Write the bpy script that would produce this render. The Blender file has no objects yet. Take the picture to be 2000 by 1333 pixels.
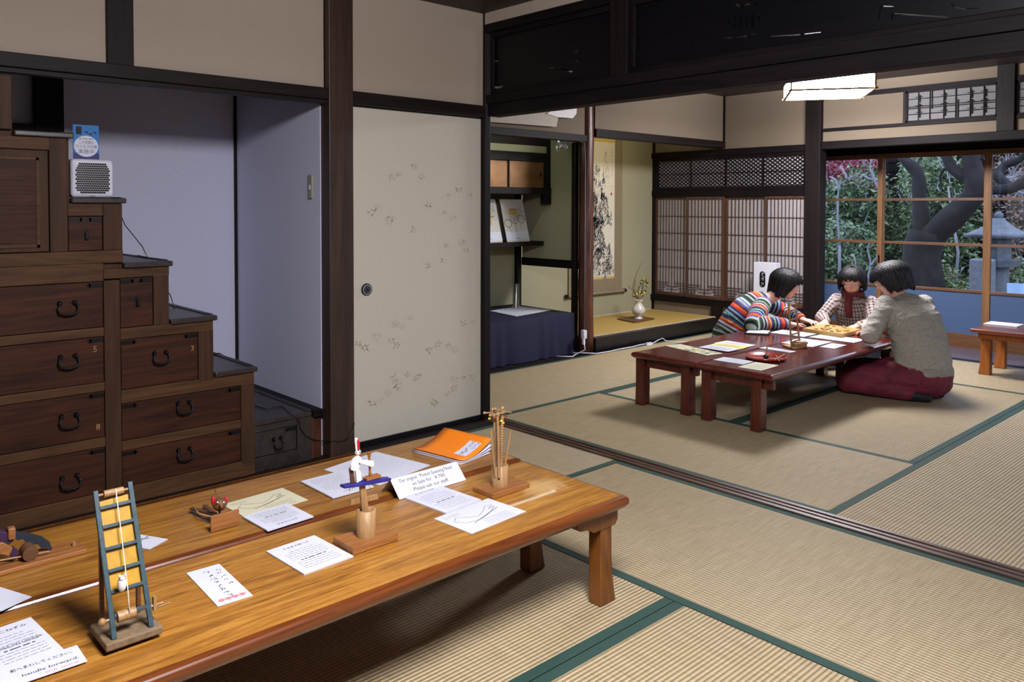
import bpy, bmesh, math, random
from mathutils import Vector, Matrix
SC = bpy.context.scene
COL = SC.collection
random.seed(7)
rnd = random.random
def U(a, b): return a + (b - a) * rnd()

# ------------------------------------------------------------------ camera (shift lens, almost level)
FPX, PCX, PCY = 1577.0, 1000.0, 449.0          # focal length and principal point for a 2000x1333 frame
YAW, PIT, ROL = math.radians(47.22), math.radians(-1.675), math.radians(.11)
CAM = Vector((3.4526, -3.0256, 1.22))
_f = Vector((-math.sin(YAW) * math.cos(PIT), math.cos(YAW) * math.cos(PIT), math.sin(PIT)))
_r = Vector((math.cos(YAW), math.sin(YAW), 0)); _u = _r.cross(_f)
CR = _r * math.cos(ROL) + _u * math.sin(ROL); CU = _u * math.cos(ROL) - _r * math.sin(ROL); CF = _f
cd = bpy.data.cameras.new('camera'); cam = bpy.data.objects.new('camera', cd); COL.objects.link(cam)
cd.sensor_fit = 'HORIZONTAL'; cd.sensor_width = 36; cd.lens = FPX / 2000 * 36
cd.shift_x = 0; cd.shift_y = -(666.5 - PCY) / 2000; cd.clip_start = .05; cd.clip_end = 100
M = Matrix.Identity(4)
for i in range(3):
    M[i][0] = CR[i]; M[i][1] = CU[i]; M[i][2] = -CF[i]; M[i][3] = CAM[i]
cam.matrix_world = M
SC.camera = cam
def P(x, y, ax, v):
    """where the sight line through a photo pixel meets the real plane ax = v"""
    d = CF + CR * ((x - PCX) / FPX) - CU * ((y - PCY) / FPX)
    i = 'xyz'.index(ax); t = (v - CAM[i]) / d[i]
    return CAM + d * t

# ------------------------------------------------------------------ materials
def lin(c):
    c = c / 255.0
    return c / 12.92 if c <= .04045 else ((c + .055) / 1.055) ** 2.4
def rgb(r, g, b): return (lin(r), lin(g), lin(b), 1)
MATS = {}; ORG = {}
class NT:
    def __init__(s, name):
        s.m = bpy.data.materials.new(name); s.m.use_nodes = True; s.t = s.m.node_tree; s.n = s.t.nodes
        s.b = s.n['Principled BSDF']; s.out = s.n['Material Output']; MATS[name] = s.m
    def new(s, typ, **k):
        o = s.n.new(typ)
        for a, v in k.items():
            if a.startswith('i_'):
                key = a[2:]; key = int(key) if key.isdigit() else key.replace('_', ' ')
                o.inputs[key].default_value = v
            else: setattr(o, a, v)
        return o
    def link(s, a, b): s.t.links.new(a, b)
    def coord(s, sx=1, sy=1, sz=1, kind='Object'):
        tc = s.new('ShaderNodeTexCoord'); mp = s.new('ShaderNodeMapping')
        mp.inputs['Scale'].default_value = (sx, sy, sz); s.link(tc.outputs[kind], mp.inputs['Vector']); return mp.outputs[0]
    def noise(s, vec, scale, detail=4, rough=.55, dist=0):
        n = s.new('ShaderNodeTexNoise'); n.inputs['Scale'].default_value = scale; n.inputs['Detail'].default_value = detail
        n.inputs['Roughness'].default_value = rough; n.inputs['Distortion'].default_value = dist
        s.link(vec, n.inputs['Vector']); return n.outputs['Fac']
    def ramp(s, fac, stops, interp='LINEAR'):
        r = s.new('ShaderNodeValToRGB'); cr = r.color_ramp; cr.interpolation = interp
        while len(cr.elements) > 1: cr.elements.remove(cr.elements[-1])
        cr.elements[0].position = stops[0][0]; cr.elements[0].color = stops[0][1]
        for p, c in stops[1:]:
            e = cr.elements.new(p); e.color = c
        s.link(fac, r.inputs[0]); return r.outputs[0]
    def bump(s, h, strength=.2, dist=.01):
        b = s.new('ShaderNodeBump'); b.inputs['Strength'].default_value = strength; b.inputs['Distance'].default_value = dist
        s.link(h, b.inputs['Height']); s.link(b.outputs[0], s.b.inputs['Normal'])
    def set(s, **k):
        for a, v in k.items(): s.b.inputs[a.replace('_', ' ')].default_value = v
    def math(s, op, a, b=None):
        m = s.new('ShaderNodeMath'); m.operation = op
        for i, v in enumerate((a, b)):
            if v is None: continue
            if isinstance(v, (int, float)): m.inputs[i].default_value = v
            else: s.link(v, m.inputs[i])
        return m.outputs[0]
    def mix(s, fac, a, b, blend='MIX'):
        m = s.new('ShaderNodeMix'); m.data_type = 'RGBA'; m.blend_type = blend
        for i, v in ((0, fac), (6, a), (7, b)):
            if isinstance(v, (int, float, tuple)): m.inputs[i].default_value = v
            else: s.link(v, m.inputs[i])
        return m.outputs[2]
def plain(name, c, rough=.5, metal=0, spec=.5, coat=0, noise=0, nscale=30):
    t = NT(name); t.set(Base_Color=c, Roughness=rough, Metallic=metal, Specular_IOR_Level=spec, Coat_Weight=coat)
    if noise:
        f = t.noise(t.coord(), nscale, 5)
        d = tuple(v * (1 - noise) for v in c[:3]) + (1,); l = tuple(min(1, v * (1 + noise)) for v in c[:3]) + (1,)
        t.link(t.ramp(f, [(.3, d), (.7, l)]), t.b.inputs['Base Color']); t.bump(f, .1, .003)
    return t.m
def wood(name, dark, light, axis='y', rough=.45, scale=1.0, bump=.25, coat=0, spec=.5, streak=1.0):
    t = NT(name); k = {'x': (.9, 14, 14), 'y': (14, .9, 14), 'z': (14, 14, .9)}[axis]
    v = t.coord(*[a * scale for a in k])
    n1 = t.noise(v, 1.6, 6, .6, .8); v2 = t.coord(*[a * scale * 5 for a in k]); n2 = t.noise(v2, 2.2, 3, .6)
    v3 = t.coord(*[a * scale * .25 for a in k]); n3 = t.noise(v3, 1.5, 2, .5, 1.5)
    w = t.math('FRACT', t.math('MULTIPLY', n3, 9.0)); w = t.math('ABSOLUTE', t.math('SUBTRACT', w, .5))
    h = t.math('ADD', t.math('MULTIPLY', n1, .55), t.math('ADD', t.math('MULTIPLY', n2, .3), t.math('MULTIPLY', w, .3 * streak)))
    c = t.ramp(h, [(.3, dark), (.72, light)])
    t.link(c, t.b.inputs['Base Color']); t.bump(h, bump, .004)
    t.set(Roughness=rough, Coat_Weight=coat, Coat_Roughness=.15, Specular_IOR_Level=spec)
    return t.m
M_DARK = wood('dark_stained_timber', rgb(11, 8, 10), rgb(32, 22, 22), 'z', .58, spec=.2)
M_DARKX = wood('dark_stained_timber_along_x', rgb(10, 7, 10), rgb(28, 20, 22), 'x', .6, spec=.15)
M_DARKY = wood('dark_stained_timber_along_y', rgb(14, 9, 10), rgb(38, 27, 25), 'y', .58, spec=.2)
M_RANMA = wood('near_black_carved_board', rgb(6, 6, 10), rgb(15, 13, 18), 'x', .4, .6, spec=.25)
M_CEIL = wood('ceiling_boards', rgb(26, 17, 22), rgb(52, 34, 34), 'x', .55, .7)
M_CHEST = wood('chest_front_wood', rgb(30, 13, 7), rgb(78, 41, 23), 'y', .6, 1.1, .3, spec=.22)
M_CHESTF = wood('chest_frame_wood', rgb(56, 36, 22), rgb(94, 64, 40), 'y', .62, 1.1, .2, spec=.22)
M_CHESTV = wood('chest_upright_wood', rgb(46, 29, 19), rgb(78, 52, 34), 'z', .62, 1.1, .2, spec=.22)
M_TREAD = wood('chest_tread_wood', rgb(32, 28, 28), rgb(62, 54, 52), 'x', .35, 1.0, .1)
M_IRON = plain('black_iron', rgb(24, 22, 26), .45, .6, noise=.2)
M_PILLAR = wood('brown_pillar_timber', rgb(30, 19, 15), rgb(74, 50, 38), 'z', .5, .8, .3)
M_LOG = wood('reddish_log', rgb(20, 10, 9), rgb(108, 62, 44), 'z', .35, 1.1, .9)
M_LOGW = wood('worn_log_foot', rgb(70, 45, 22), rgb(150, 112, 62), 'z', .5, 1.2, .5)
M_KEYAKI = wood('honey_tabletop', rgb(104, 60, 18), rgb(184, 130, 52), 'y', .32, 2.2, .15, .2)
M_KEYAKIE = wood('table_edge_brown', rgb(76, 34, 12), rgb(124, 66, 26), 'y', .3, 1.3, .08, .3)
M_KLEG = wood('table_leg_brown', rgb(84, 44, 14), rgb(138, 84, 30), 'z', .35, 1.2, .1, .2)
M_RED = wood('red_lacquer_tabletop', rgb(62, 18, 14), rgb(112, 40, 30), 'y', .18, 1.0, .05, .5)
M_REDLEG = wood('red_lacquer_leg', rgb(56, 20, 14), rgb(98, 40, 28), 'z', .25, 1.0, .05, .3)
M_BENCH = wood('bench_orange_wood', rgb(120, 60, 22), rgb(176, 104, 44), 'z', .35, 1.0, .1)
M_BENCHT = wood('bench_top_wood', rgb(84, 34, 26), rgb(132, 66, 46), 'x', .2, 1.0, .05, .5)
M_SASH = wood('window_sash_wood', rgb(106, 72, 44), rgb(156, 112, 70), 'z', .5, 1.0, .1)
M_SASHX = wood('window_rail_wood', rgb(88, 58, 38), rgb(130, 90, 58), 'x', .5, 1.0, .1)
M_SHOJI = wood('shoji_lattice_wood', rgb(56, 36, 27), rgb(92, 62, 46), 'z', .5, 1.0, .1)
M_TOY = wood('pale_toy_wood', rgb(126, 92, 54), rgb(182, 144, 98), 'z', .5, 3, .15)
M_TOYB = wood('toy_base_wood', rgb(118, 70, 34), rgb(168, 112, 62), 'y', .45, 3, .15)
M_TOYD = wood('dark_toy_wood', rgb(70, 44, 26), rgb(116, 78, 50), 'y', .5, 3, .2)
M_ENGAWA = wood('veranda_boards', rgb(74, 66, 78), rgb(116, 104, 112), 'x', .4, .6, .05)
M_BLACK = plain('black_lacquer', rgb(14, 12, 16), .3)
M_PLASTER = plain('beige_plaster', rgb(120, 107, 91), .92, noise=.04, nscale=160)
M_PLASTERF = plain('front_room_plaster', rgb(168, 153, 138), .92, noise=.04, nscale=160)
M_PLASTER2 = plain('greenish_alcove_plaster', rgb(150, 146, 120), .92, noise=.05, nscale=120)
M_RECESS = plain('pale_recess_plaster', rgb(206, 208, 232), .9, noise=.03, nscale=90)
M_PAPER = plain('white_paper', rgb(206, 208, 222), .6)
M_CREAM = plain('cream_paper', rgb(206, 202, 172), .6)
M_INK = plain('ink', rgb(40, 40, 44), .8)
M_INKG = plain('grey_ink', rgb(120, 122, 128), .8)
M_INKF = plain('faint_ink', rgb(176, 178, 190), .8)
M_PINK = plain('pink_print', rgb(214, 130, 134), .8)
M_BLUEP = plain('blue_print', rgb(30, 110, 180), .6)
M_NAVY = plain('navy_print', rgb(44, 50, 110), .6)
M_YELP = plain('yellow_print', rgb(226, 216, 120), .6)
M_GOLD = plain('ochre_print', rgb(196, 164, 84), .7)
M_ORANGE = plain('orange_cover', rgb(240, 130, 20), .45)
M_WPLAS = plain('white_plastic', rgb(208, 206, 220), .35)
M_WHITE = plain('white_paint', rgb(228, 224, 222), .5, noise=.05)
M_CERAM = plain('white_crackled_ceramic', rgb(196, 190, 180), .2, noise=.08, nscale=60)
M_REDP = plain('red_paint', rgb(176, 20, 36), .4)
M_BLUEPNT = plain('dark_blue_paint', rgb(44, 40, 120), .4, noise=.15)
M_TEAL = plain('teal_paint', rgb(36, 62, 72), .5, noise=.3, nscale=80)
M_YELBOARD = plain('yellow_paint', rgb(180, 134, 14), .5, noise=.18, nscale=50)
M_STRING = plain('string', rgb(220, 210, 190), .9)
M_BLADE = plain('dark_blade', rgb(44, 52, 64), .35, .3)
M_PURPLE = plain('purple_cloth', rgb(52, 24, 58), .7)
M_REDSAUCER = plain('red_lacquer', rgb(150, 44, 26), .2, coat=.5)
M_CLOTH = plain('navy_cloth', rgb(15, 18, 52), .8, noise=.1, nscale=40)
M_STEEL = plain('polished_metal', rgb(215, 215, 218), .28, 1)
M_SKIN = plain('skin', rgb(206, 150, 128), .5)
M_BORDER = plain('green_tatami_border', rgb(36, 66, 58), .75, noise=.12, nscale=200)
M_FAB = plain('scroll_mount', rgb(128, 116, 92), .8, noise=.12, nscale=50)
M_FABY = plain('scroll_brocade', rgb(190, 168, 96), .7, noise=.25, nscale=90)
M_SCRP = plain('scroll_paper', rgb(206, 200, 184), .8)
M_FUS = plain('fusuma_paper', rgb(196, 190, 176), .75, noise=.03, nscale=60)
M_FUSL = plain('bamboo_print', rgb(172, 160, 136), .6)
M_FUSL2 = plain('pale_bamboo_print', rgb(214, 208, 190), .5)
M_GOLDLEAF = plain('aged_gold_leaf', rgb(128, 92, 56), .42, .5, noise=.35, nscale=5)
M_STONE = plain('grey_stone', rgb(120, 124, 132), .85, noise=.2, nscale=20)
M_BARK = plain('dark_bark', rgb(44, 39, 40), .9, noise=.4, nscale=9)
M_TWIG = plain('pale_twig', rgb(150, 146, 156), .8)
M_SOIL = plain('garden_soil', rgb(60, 52, 44), .95, noise=.3, nscale=4)
M_SWITCH = plain('grey_green_switch', rgb(150, 148, 122), .4)
M_YFLOWER = plain('yellow_petal', rgb(230, 196, 40), .6)

def worn_top():
    t = NT('honey_tabletop_worn'); k = (14 * 2.2, .9 * 2.2, 14); v = t.coord(*k); n1 = t.noise(v, 1.6, 6, .6, .8); n2 = t.noise(t.coord(*[a * 5 for a in k]), 2.2, 3, .6)
    h = t.math('ADD', t.math('MULTIPLY', n1, .65), t.math('MULTIPLY', n2, .35)); c = t.ramp(h, [(.32, rgb(98, 56, 16)), (.5, rgb(156, 104, 38)), (.7, rgb(194, 142, 62))])
    tc = t.new('ShaderNodeTexCoord'); mp = t.new('ShaderNodeMapping'); mp.vector_type = 'POINT'
    o = (1.655 - 1.6525, -1.235 + 2.0025); sx, sy = 1 / .10, 1 / .13
    mp.inputs['Scale'].default_value = (sx, sy, 0); mp.inputs['Location'].default_value = (-o[0] * sx, -o[1] * sy, 0)
    t.link(tc.outputs['Object'], mp.inputs['Vector']); ln = t.new('ShaderNodeVectorMath'); ln.operation = 'LENGTH'; t.link(mp.outputs[0], ln.inputs[0])
    ns = t.noise(t.coord(30, 60, 1), 1.0, 5, .7); m = t.math('SUBTRACT', 1.35, t.math('ADD', ln.outputs['Value'], t.math('MULTIPLY', ns, 1.1)))
    m = t.math('MINIMUM', t.math('MAXIMUM', t.math('MULTIPLY', m, 1.5), 0), .7)
    c = t.mix(m, c, rgb(196, 160, 104)); t.link(c, t.b.inputs['Base Color']); t.link(t.math('ADD', t.math('MULTIPLY', m, .6), .32), t.b.inputs['Roughness']); t.bump(h, .15, .004); t.set(Coat_Weight=.15)
    return t.m
M_KEYAKI2 = worn_top()
def tatami(name, axis):
    t = NT(name); tc = t.new('ShaderNodeTexCoord'); sp = t.new('ShaderNodeSeparateXYZ'); t.link(tc.outputs['Object'], sp.inputs[0])
    across = sp.outputs[0] if axis == 'y' else sp.outputs[1]
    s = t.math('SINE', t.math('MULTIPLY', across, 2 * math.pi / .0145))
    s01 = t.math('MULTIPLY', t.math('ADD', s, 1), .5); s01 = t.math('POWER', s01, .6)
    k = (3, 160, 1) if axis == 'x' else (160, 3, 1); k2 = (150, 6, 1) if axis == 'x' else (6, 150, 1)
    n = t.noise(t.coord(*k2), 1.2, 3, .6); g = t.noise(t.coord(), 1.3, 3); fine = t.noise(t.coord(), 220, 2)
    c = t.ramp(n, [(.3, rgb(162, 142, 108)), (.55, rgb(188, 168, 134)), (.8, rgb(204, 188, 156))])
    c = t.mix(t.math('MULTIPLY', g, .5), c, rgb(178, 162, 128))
    groove_shade = t.ramp(s01, [(0, (.42, .38, .3, 1)), (.5, (1, 1, 1, 1))])  # shade in the grooves between rush ridges, painted into the weave colour
    c = t.mix(1.0, c, groove_shade, 'MULTIPLY')
    t.link(c, t.b.inputs['Base Color'])
    h = t.math('ADD', t.math('MULTIPLY', s01, 1.0), t.math('MULTIPLY', fine, .25))
    t.bump(h, .8, .005); t.set(Roughness=.55, Specular_IOR_Level=.4)
    return t.m
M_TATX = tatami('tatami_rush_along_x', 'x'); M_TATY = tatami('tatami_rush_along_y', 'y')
M_TOKOT = plain('toko_rush_mat', rgb(176, 146, 78), .6, noise=.05, nscale=150)

def emis(name, c, st):
    t = NT(name); t.set(Base_Color=(.8, .8, .8, 1), Emission_Color=c, Emission_Strength=st); return t.m
M_LAMP = emis('lit_diffuser', (.97, .955, 1.0, 1), 80.0)
M_TUBE = emis('warm_tube', (1.0, .84, .5, 1), 40.0)
M_TUBE2 = emis('cool_tube', (.92, 1.0, .84, 1), 22.0)

def glassmat(name, tint, refl=.9):
    t = NT(name); tr = t.new('ShaderNodeBsdfTransparent'); tr.inputs[0].default_value = tint
    gl = t.new('ShaderNodeBsdfGlossy'); gl.inputs['Roughness'].default_value = .02
    fr = t.new('ShaderNodeFresnel'); ge = t.new('ShaderNodeNewGeometry'); t.link(t.math('ADD', t.math('MULTIPLY', ge.outputs['Backfacing'], 1 / 1.45 - 1.45), 1.45), fr.inputs[0]); mx = t.new('ShaderNodeMixShader')
    t.link(fr.outputs[0], mx.inputs[0]); t.link(tr.outputs[0], mx.inputs[1]); t.link(gl.outputs[0], mx.inputs[2])
    t.link(mx.outputs[0], t.out.inputs[0]); return t.m
M_GLASS = glassmat('window_glass', (.93, .96, 1, 1))
def trans(name, c, mixf=.5, rough=.8):
    t = NT(name); d = t.new('ShaderNodeBsdfDiffuse'); d.inputs[0].default_value = c; l = t.new('ShaderNodeBsdfTranslucent'); l.inputs[0].default_value = c
    mx = t.new('ShaderNodeMixShader'); mx.inputs[0].default_value = mixf
    t.link(d.outputs[0], mx.inputs[1]); t.link(l.outputs[0], mx.inputs[2]); t.link(mx.outputs[0], t.out.inputs[0]); return t.m
M_FROST = trans('frosted_glass', rgb(112, 136, 172), .5)
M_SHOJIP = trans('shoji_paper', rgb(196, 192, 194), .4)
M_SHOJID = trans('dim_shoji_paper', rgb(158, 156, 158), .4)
def leafmat(name, a, b):
    t = NT(name); oi = t.new('ShaderNodeTexCoord'); f = t.noise(oi.outputs['Object'], 7, 3)
    c = t.ramp(f, [(.35, a), (.65, b)]); t.link(c, t.b.inputs['Base Color']); t.set(Roughness=.22, Specular_IOR_Level=1.0); return t.m
M_LEAF = leafmat('camellia_leaf', rgb(50, 78, 44), rgb(128, 150, 100))
M_LEAF2 = leafmat('yellow_green_leaf', rgb(90, 118, 60), rgb(150, 164, 100))
M_MAPLE = leafmat('red_maple_leaf', rgb(140, 44, 62), rgb(196, 96, 108))
M_BROWNL = leafmat('brown_leaf', rgb(104, 84, 72), rgb(164, 136, 118))
M_GREEN = leafmat('small_green_leaf', rgb(40, 60, 20), rgb(86, 100, 34))

# ------------------------------------------------------------------ mesh builder
class MB:
    def __init__(s): s.v = []; s.f = []; s.mi = []; s.sm = []; s.cur = 0
    def add(s, vs, fs, smooth=False):
        o = len(s.v); s.v += [tuple(v) for v in vs]
        for f in fs: s.f.append(tuple(o + i for i in f)); s.mi.append(s.cur); s.sm.append(smooth)
        return s
    def m(s, i): s.cur = i; return s
    def box(s, x0, x1, y0, y1, z0, z1):
        return s.add([(x0,y0,z0),(x1,y0,z0),(x1,y1,z0),(x0,y1,z0),(x0,y0,z1),(x1,y0,z1),(x1,y1,z1),(x0,y1,z1)],
                     [(0,3,2,1),(4,5,6,7),(0,1,5,4),(1,2,6,5),(2,3,7,6),(3,0,4,7)])
    def obox(s, c, ax, ay, az, hx, hy, hz):
        c = Vector(c); ax, ay, az = Vector(ax).normalized() * hx, Vector(ay).normalized() * hy, Vector(az).normalized() * hz
        vs = [c + ax * i + ay * j + az * k for k in (-1, 1) for i, j in ((-1,-1),(1,-1),(1,1),(-1,1))]
        return s.add(vs, [(0,3,2,1),(4,5,6,7),(0,1,5,4),(1,2,6,5),(2,3,7,6),(3,0,4,7)])
    def slab(s, quad, n, t):
        """four corners raised along n by thickness t"""
        n = Vector(n) * t; q = [Vector(p) for p in quad]; vs = q + [p + n for p in q]; k = len(q)
        fs = [tuple(range(k - 1, -1, -1)), tuple(range(k, 2 * k))] + [(i, (i + 1) % k, (i + 1) % k + k, i + k) for i in range(k)]
        return s.add(vs, fs)
    def cyl(s, p0, p1, r0, r1=None, n=16, caps=True, smooth=True):
        r1 = r0 if r1 is None else r1; p0, p1 = Vector(p0), Vector(p1); d = (p1 - p0).normalized()
        a = d.orthogonal().normalized(); b = d.cross(a); vs = []
        for p, r in ((p0, r0), (p1, r1)):
            vs += [p + (a * math.cos(2*math.pi*i/n) + b * math.sin(2*math.pi*i/n)) * r for i in range(n)]
        s.add(vs, [(i, (i+1) % n, (i+1) % n + n, i + n) for i in range(n)], smooth)
        if caps:
            s.add(vs[:n], [tuple(range(n - 1, -1, -1))]); s.add(vs[n:], [tuple(range(n))])
        return s
    def tube(s, pts, r, n=8, closed=False):
        pts = [Vector(p) for p in pts]; k = len(pts); rs = r if isinstance(r, (list, tuple)) else [r] * k
        prev = None; vs = []
        for i, p in enumerate(pts):
            d = (pts[min(i + 1, k - 1)] - pts[max(i - 1, 0)])
            d = d.normalized() if d.length > 1e-9 else Vector((0, 0, 1))
            a = d.orthogonal().normalized() if prev is None else (prev - d * prev.dot(d)).normalized()
            prev = a; b = d.cross(a)
            vs += [p + (a * math.cos(2*math.pi*j/n) + b * math.sin(2*math.pi*j/n)) * rs[i] for j in range(n)]
        fs = [(i*n + j, i*n + (j+1) % n, (i+1)*n + (j+1) % n, (i+1)*n + j) for i in range(k-1) for j in range(n)]
        fs += [tuple(range(n - 1, -1, -1)), tuple((k-1)*n + j for j in range(n))]
        return s.add(vs, fs, True)
    def lathe(s, c, prof, n=24, sx=1, sy=1):
        c = Vector(c); vs = []; k = len(prof)
        for r, z in prof: vs += [c + Vector((r*sx*math.cos(2*math.pi*j/n), r*sy*math.sin(2*math.pi*j/n), z)) for j in range(n)]
        fs = [(i*n + j, i*n + (j+1) % n, (i+1)*n + (j+1) % n, (i+1)*n + j) for i in range(k-1) for j in range(n)]
        s.add(vs, fs, True)
        if prof[0][0] > 1e-6: s.add(vs[:n], [tuple(range(n-1, -1, -1))])
        if prof[-1][0] > 1e-6: s.add(vs[-n:], [tuple(range(n))])
        return s
    def ball(s, c, r, n=12, m=8, sz=(1, 1, 1)):
        c = Vector(c); vs = [c + Vector((0, 0, -r*sz[2]))]
        for i in range(1, m):
            t = -math.pi/2 + math.pi*i/m
            vs += [c + Vector((r*sz[0]*math.cos(t)*math.cos(2*math.pi*j/n), r*sz[1]*math.cos(t)*math.sin(2*math.pi*j/n), r*sz[2]*math.sin(t))) for j in range(n)]
        vs.append(c + Vector((0, 0, r*sz[2]))); e = len(vs) - 1
        fs = [(0, 1 + (j+1) % n, 1 + j) for j in range(n)]
        for i in range(m - 2):
            fs += [(1+i*n+j, 1+i*n+(j+1) % n, 1+(i+1)*n+(j+1) % n, 1+(i+1)*n+j) for j in range(n)]
        fs += [(1+(m-2)*n+j, 1+(m-2)*n+(j+1) % n, e) for j in range(n)]
        return s.add(vs, fs, True)
def mesh_of(mb, name, mats, off):
    me = bpy.data.meshes.new(name)
    me.from_pydata([(v[0]-off[0], v[1]-off[1], v[2]-off[2]) for v in mb.v], [], mb.f)
    for m in (mats if isinstance(mats, (list, tuple)) else [mats]): me.materials.append(m)
    me.polygons.foreach_set('material_index', mb.mi); me.polygons.foreach_set('use_smooth', mb.sm)
    me.update(); return me
def tag(o, label=None, cat=None, group=None, kind=None):
    if label: o['label'] = label
    if cat: o['category'] = cat
    if group: o['group'] = group
    if kind: o['kind'] = kind
    return o
def obj(name, mb, mats, parent=None, label=None, cat=None, group=None, kind=None, bev=0, seg=2):
    """link a builder (world coordinates) as one mesh object; its origin sits at its base or at its parent's origin"""
    if isinstance(mb, MB):
        if parent is not None: off = Vector(ORG.get(parent.name, (0, 0, 0)))
        else:
            xs = [v[0] for v in mb.v]; ys = [v[1] for v in mb.v]; zs = [v[2] for v in mb.v]
            off = Vector(((min(xs)+max(xs))/2, (min(ys)+max(ys))/2, min(zs)))
        me = mesh_of(mb, name, mats, off)
    else:
        me = mb; off = Vector(ORG.get(parent.name, (0, 0, 0))) if parent is not None else Vector((0, 0, 0))
    o = bpy.data.objects.new(name, me); COL.objects.link(o)
    ORG[o.name] = tuple(off)
    if parent is not None: o.parent = parent
    else: o.location = off
    tag(o, label, cat, group, kind)
    if bev:
        b = o.modifiers.new('bevel', 'BEVEL'); b.width = bev; b.segments = seg; b.limit_method = 'ANGLE'; b.angle_limit = .7
    return o
def thing(name, label, cat, loc, group=None):
    o = bpy.data.objects.new(name, None); COL.objects.link(o); o.location = loc; ORG[o.name] = tuple(loc)
    o.empty_display_size = .05
    return tag(o, label, cat, group)
def struct(name, mb, m, bev=0): return obj(name, mb, m, kind='structure', bev=bev)
def B(*a): return MB().box(*a)

# ------------------------------------------------------------------ writing
_tc = {}
def glyphs(s, align='CENTER'):
    k = (s, align)
    if k not in _tc:
        cu = bpy.data.curves.new('txt', 'FONT'); cu.body = s; cu.size = 1; cu.align_x = align; cu.align_y = 'CENTER'; cu.resolution_u = 2
        o = bpy.data.objects.new('txt', cu); COL.objects.link(o)
        dg = bpy.context.evaluated_depsgraph_get(); me = bpy.data.meshes.new_from_object(o.evaluated_get(dg))
        _tc[k] = ([tuple(v.co) for v in me.vertices], [tuple(p.vertices) for p in me.polygons])
        bpy.data.objects.remove(o); bpy.data.curves.remove(cu); bpy.data.meshes.remove(me)
    return _tc[k]
def write(mb, s, c, ux, uy, size, align='CENTER', width=None):
    """put the letters of s in the plane (ux, uy) centred on c"""
    vs, fs = glyphs(s, align); c, ux, uy = Vector(c), Vector(ux).normalized(), Vector(uy).normalized()
    k = size
    if width:
        w = max(v[0] for v in vs) - min(v[0] for v in vs); kx = width / w
    else: kx = k
    mb.add([c + ux * v[0] * kx + uy * v[1] * k for v in vs], fs)
def rect(mb, c, ux, uy, w, h):
    c, ux, uy = Vector(c), Vector(ux).normalized() * w / 2, Vector(uy).normalized() * h / 2
    mb.add([c - ux - uy, c + ux - uy, c + ux + uy, c - ux + uy], [(0, 1, 2, 3)])
def line2(mb, p, q, w, n):
    p, q = Vector(p), Vector(q); d = (q - p)
    if d.length < 1e-6: return
    s = Vector(n).cross(d).normalized() * w / 2
    mb.add([p - s, q - s, q + s, p + s], [(0, 1, 2, 3)])
def words(mb, c, ux, uy, w, h, dens=.6):
    """a line of print too small to read: short dashes of word length"""
    ux, uy = Vector(ux).normalized(), Vector(uy).normalized(); x = -w / 2
    while x < w / 2:
        l = min(U(.8, 2.6) * h * 2, w / 2 - x); rect(mb, Vector(c) + ux * (x + l / 2), ux, uy, l, h * dens); x += l + h * .9
def scrib(mb, c, ux, uy, s):
    """one brushed character, unreadable in the photo"""
    ux, uy = Vector(ux).normalized(), Vector(uy).normalized(); n = ux.cross(uy); c = Vector(c)
    for _ in range(4):
        a = c + ux * U(-.45, .3) * s + uy * U(-.45, .45) * s
        b = a + (ux * U(.2, .6) * s + uy * U(-.25, .2) * s if rnd() < .6 else uy * U(-.6, -.2) * s + ux * U(-.15, .15) * s)
        line2(mb, a, b, s * .13, n)
def sheet(name, TL, TR, BR, BL, label, cat='paper', mat=None, lines=(), title=None, body=True, draw=None, z=.33, t=.0016, group=None, tsz=.011, mats=None):
    """a printed sheet on a table; corners in reading order"""
    c4 = [Vector(p) for p in (TL, TR, BR, BL)]
    cx = sum(c4, Vector()) / 4; ux = ((c4[1] - c4[0]) + (c4[2] - c4[3])).normalized(); uy = Vector((0, 0, 1)).cross(ux)
    w = ((c4[1] - c4[0]).length + (c4[2] - c4[3]).length) / 2; h = ((c4[0] - c4[3]).length + (c4[1] - c4[2]).length) / 2
    if uy.dot(c4[0] - c4[3]) < 0: uy = -uy
    c = Vector((cx.x, cx.y, z)); Z = Vector((0, 0, 1)); mb = MB()
    q = [c + ux * w / 2 * a + uy * h / 2 * b for a, b in ((-1, -1), (1, -1), (1, 1), (-1, 1))]
    mb.slab(q, Z, t); T = c + Z * (t + .0004)
    mb.m(1)
    if title: write(mb, title, T + uy * h * .36, ux, uy, tsz)
    if body:
        y = h * .22; k = 0
        while y > -h * .4:
            mb.m(2); ww = w * (.74 if k % 5 else .5)
            if title and k == 5:
                mb.m(1); words(mb, T + uy * y, ux, uy, w * .5, .0042, .9)
            else: words(mb, T + uy * y, ux, uy, ww, .003)
            y -= h * .066; k += 1
    if draw: draw(mb, T, ux, uy, w, h)
    return obj(name, mb, mats or [mat or M_PAPER, M_INK, M_INKG, M_PINK], label=label, cat=cat, group=group)
# ================================================================== the setting
struct('floor', B(-2.2, 6, -6, 4.02, -.12, -.055), M_DARKX)
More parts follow.
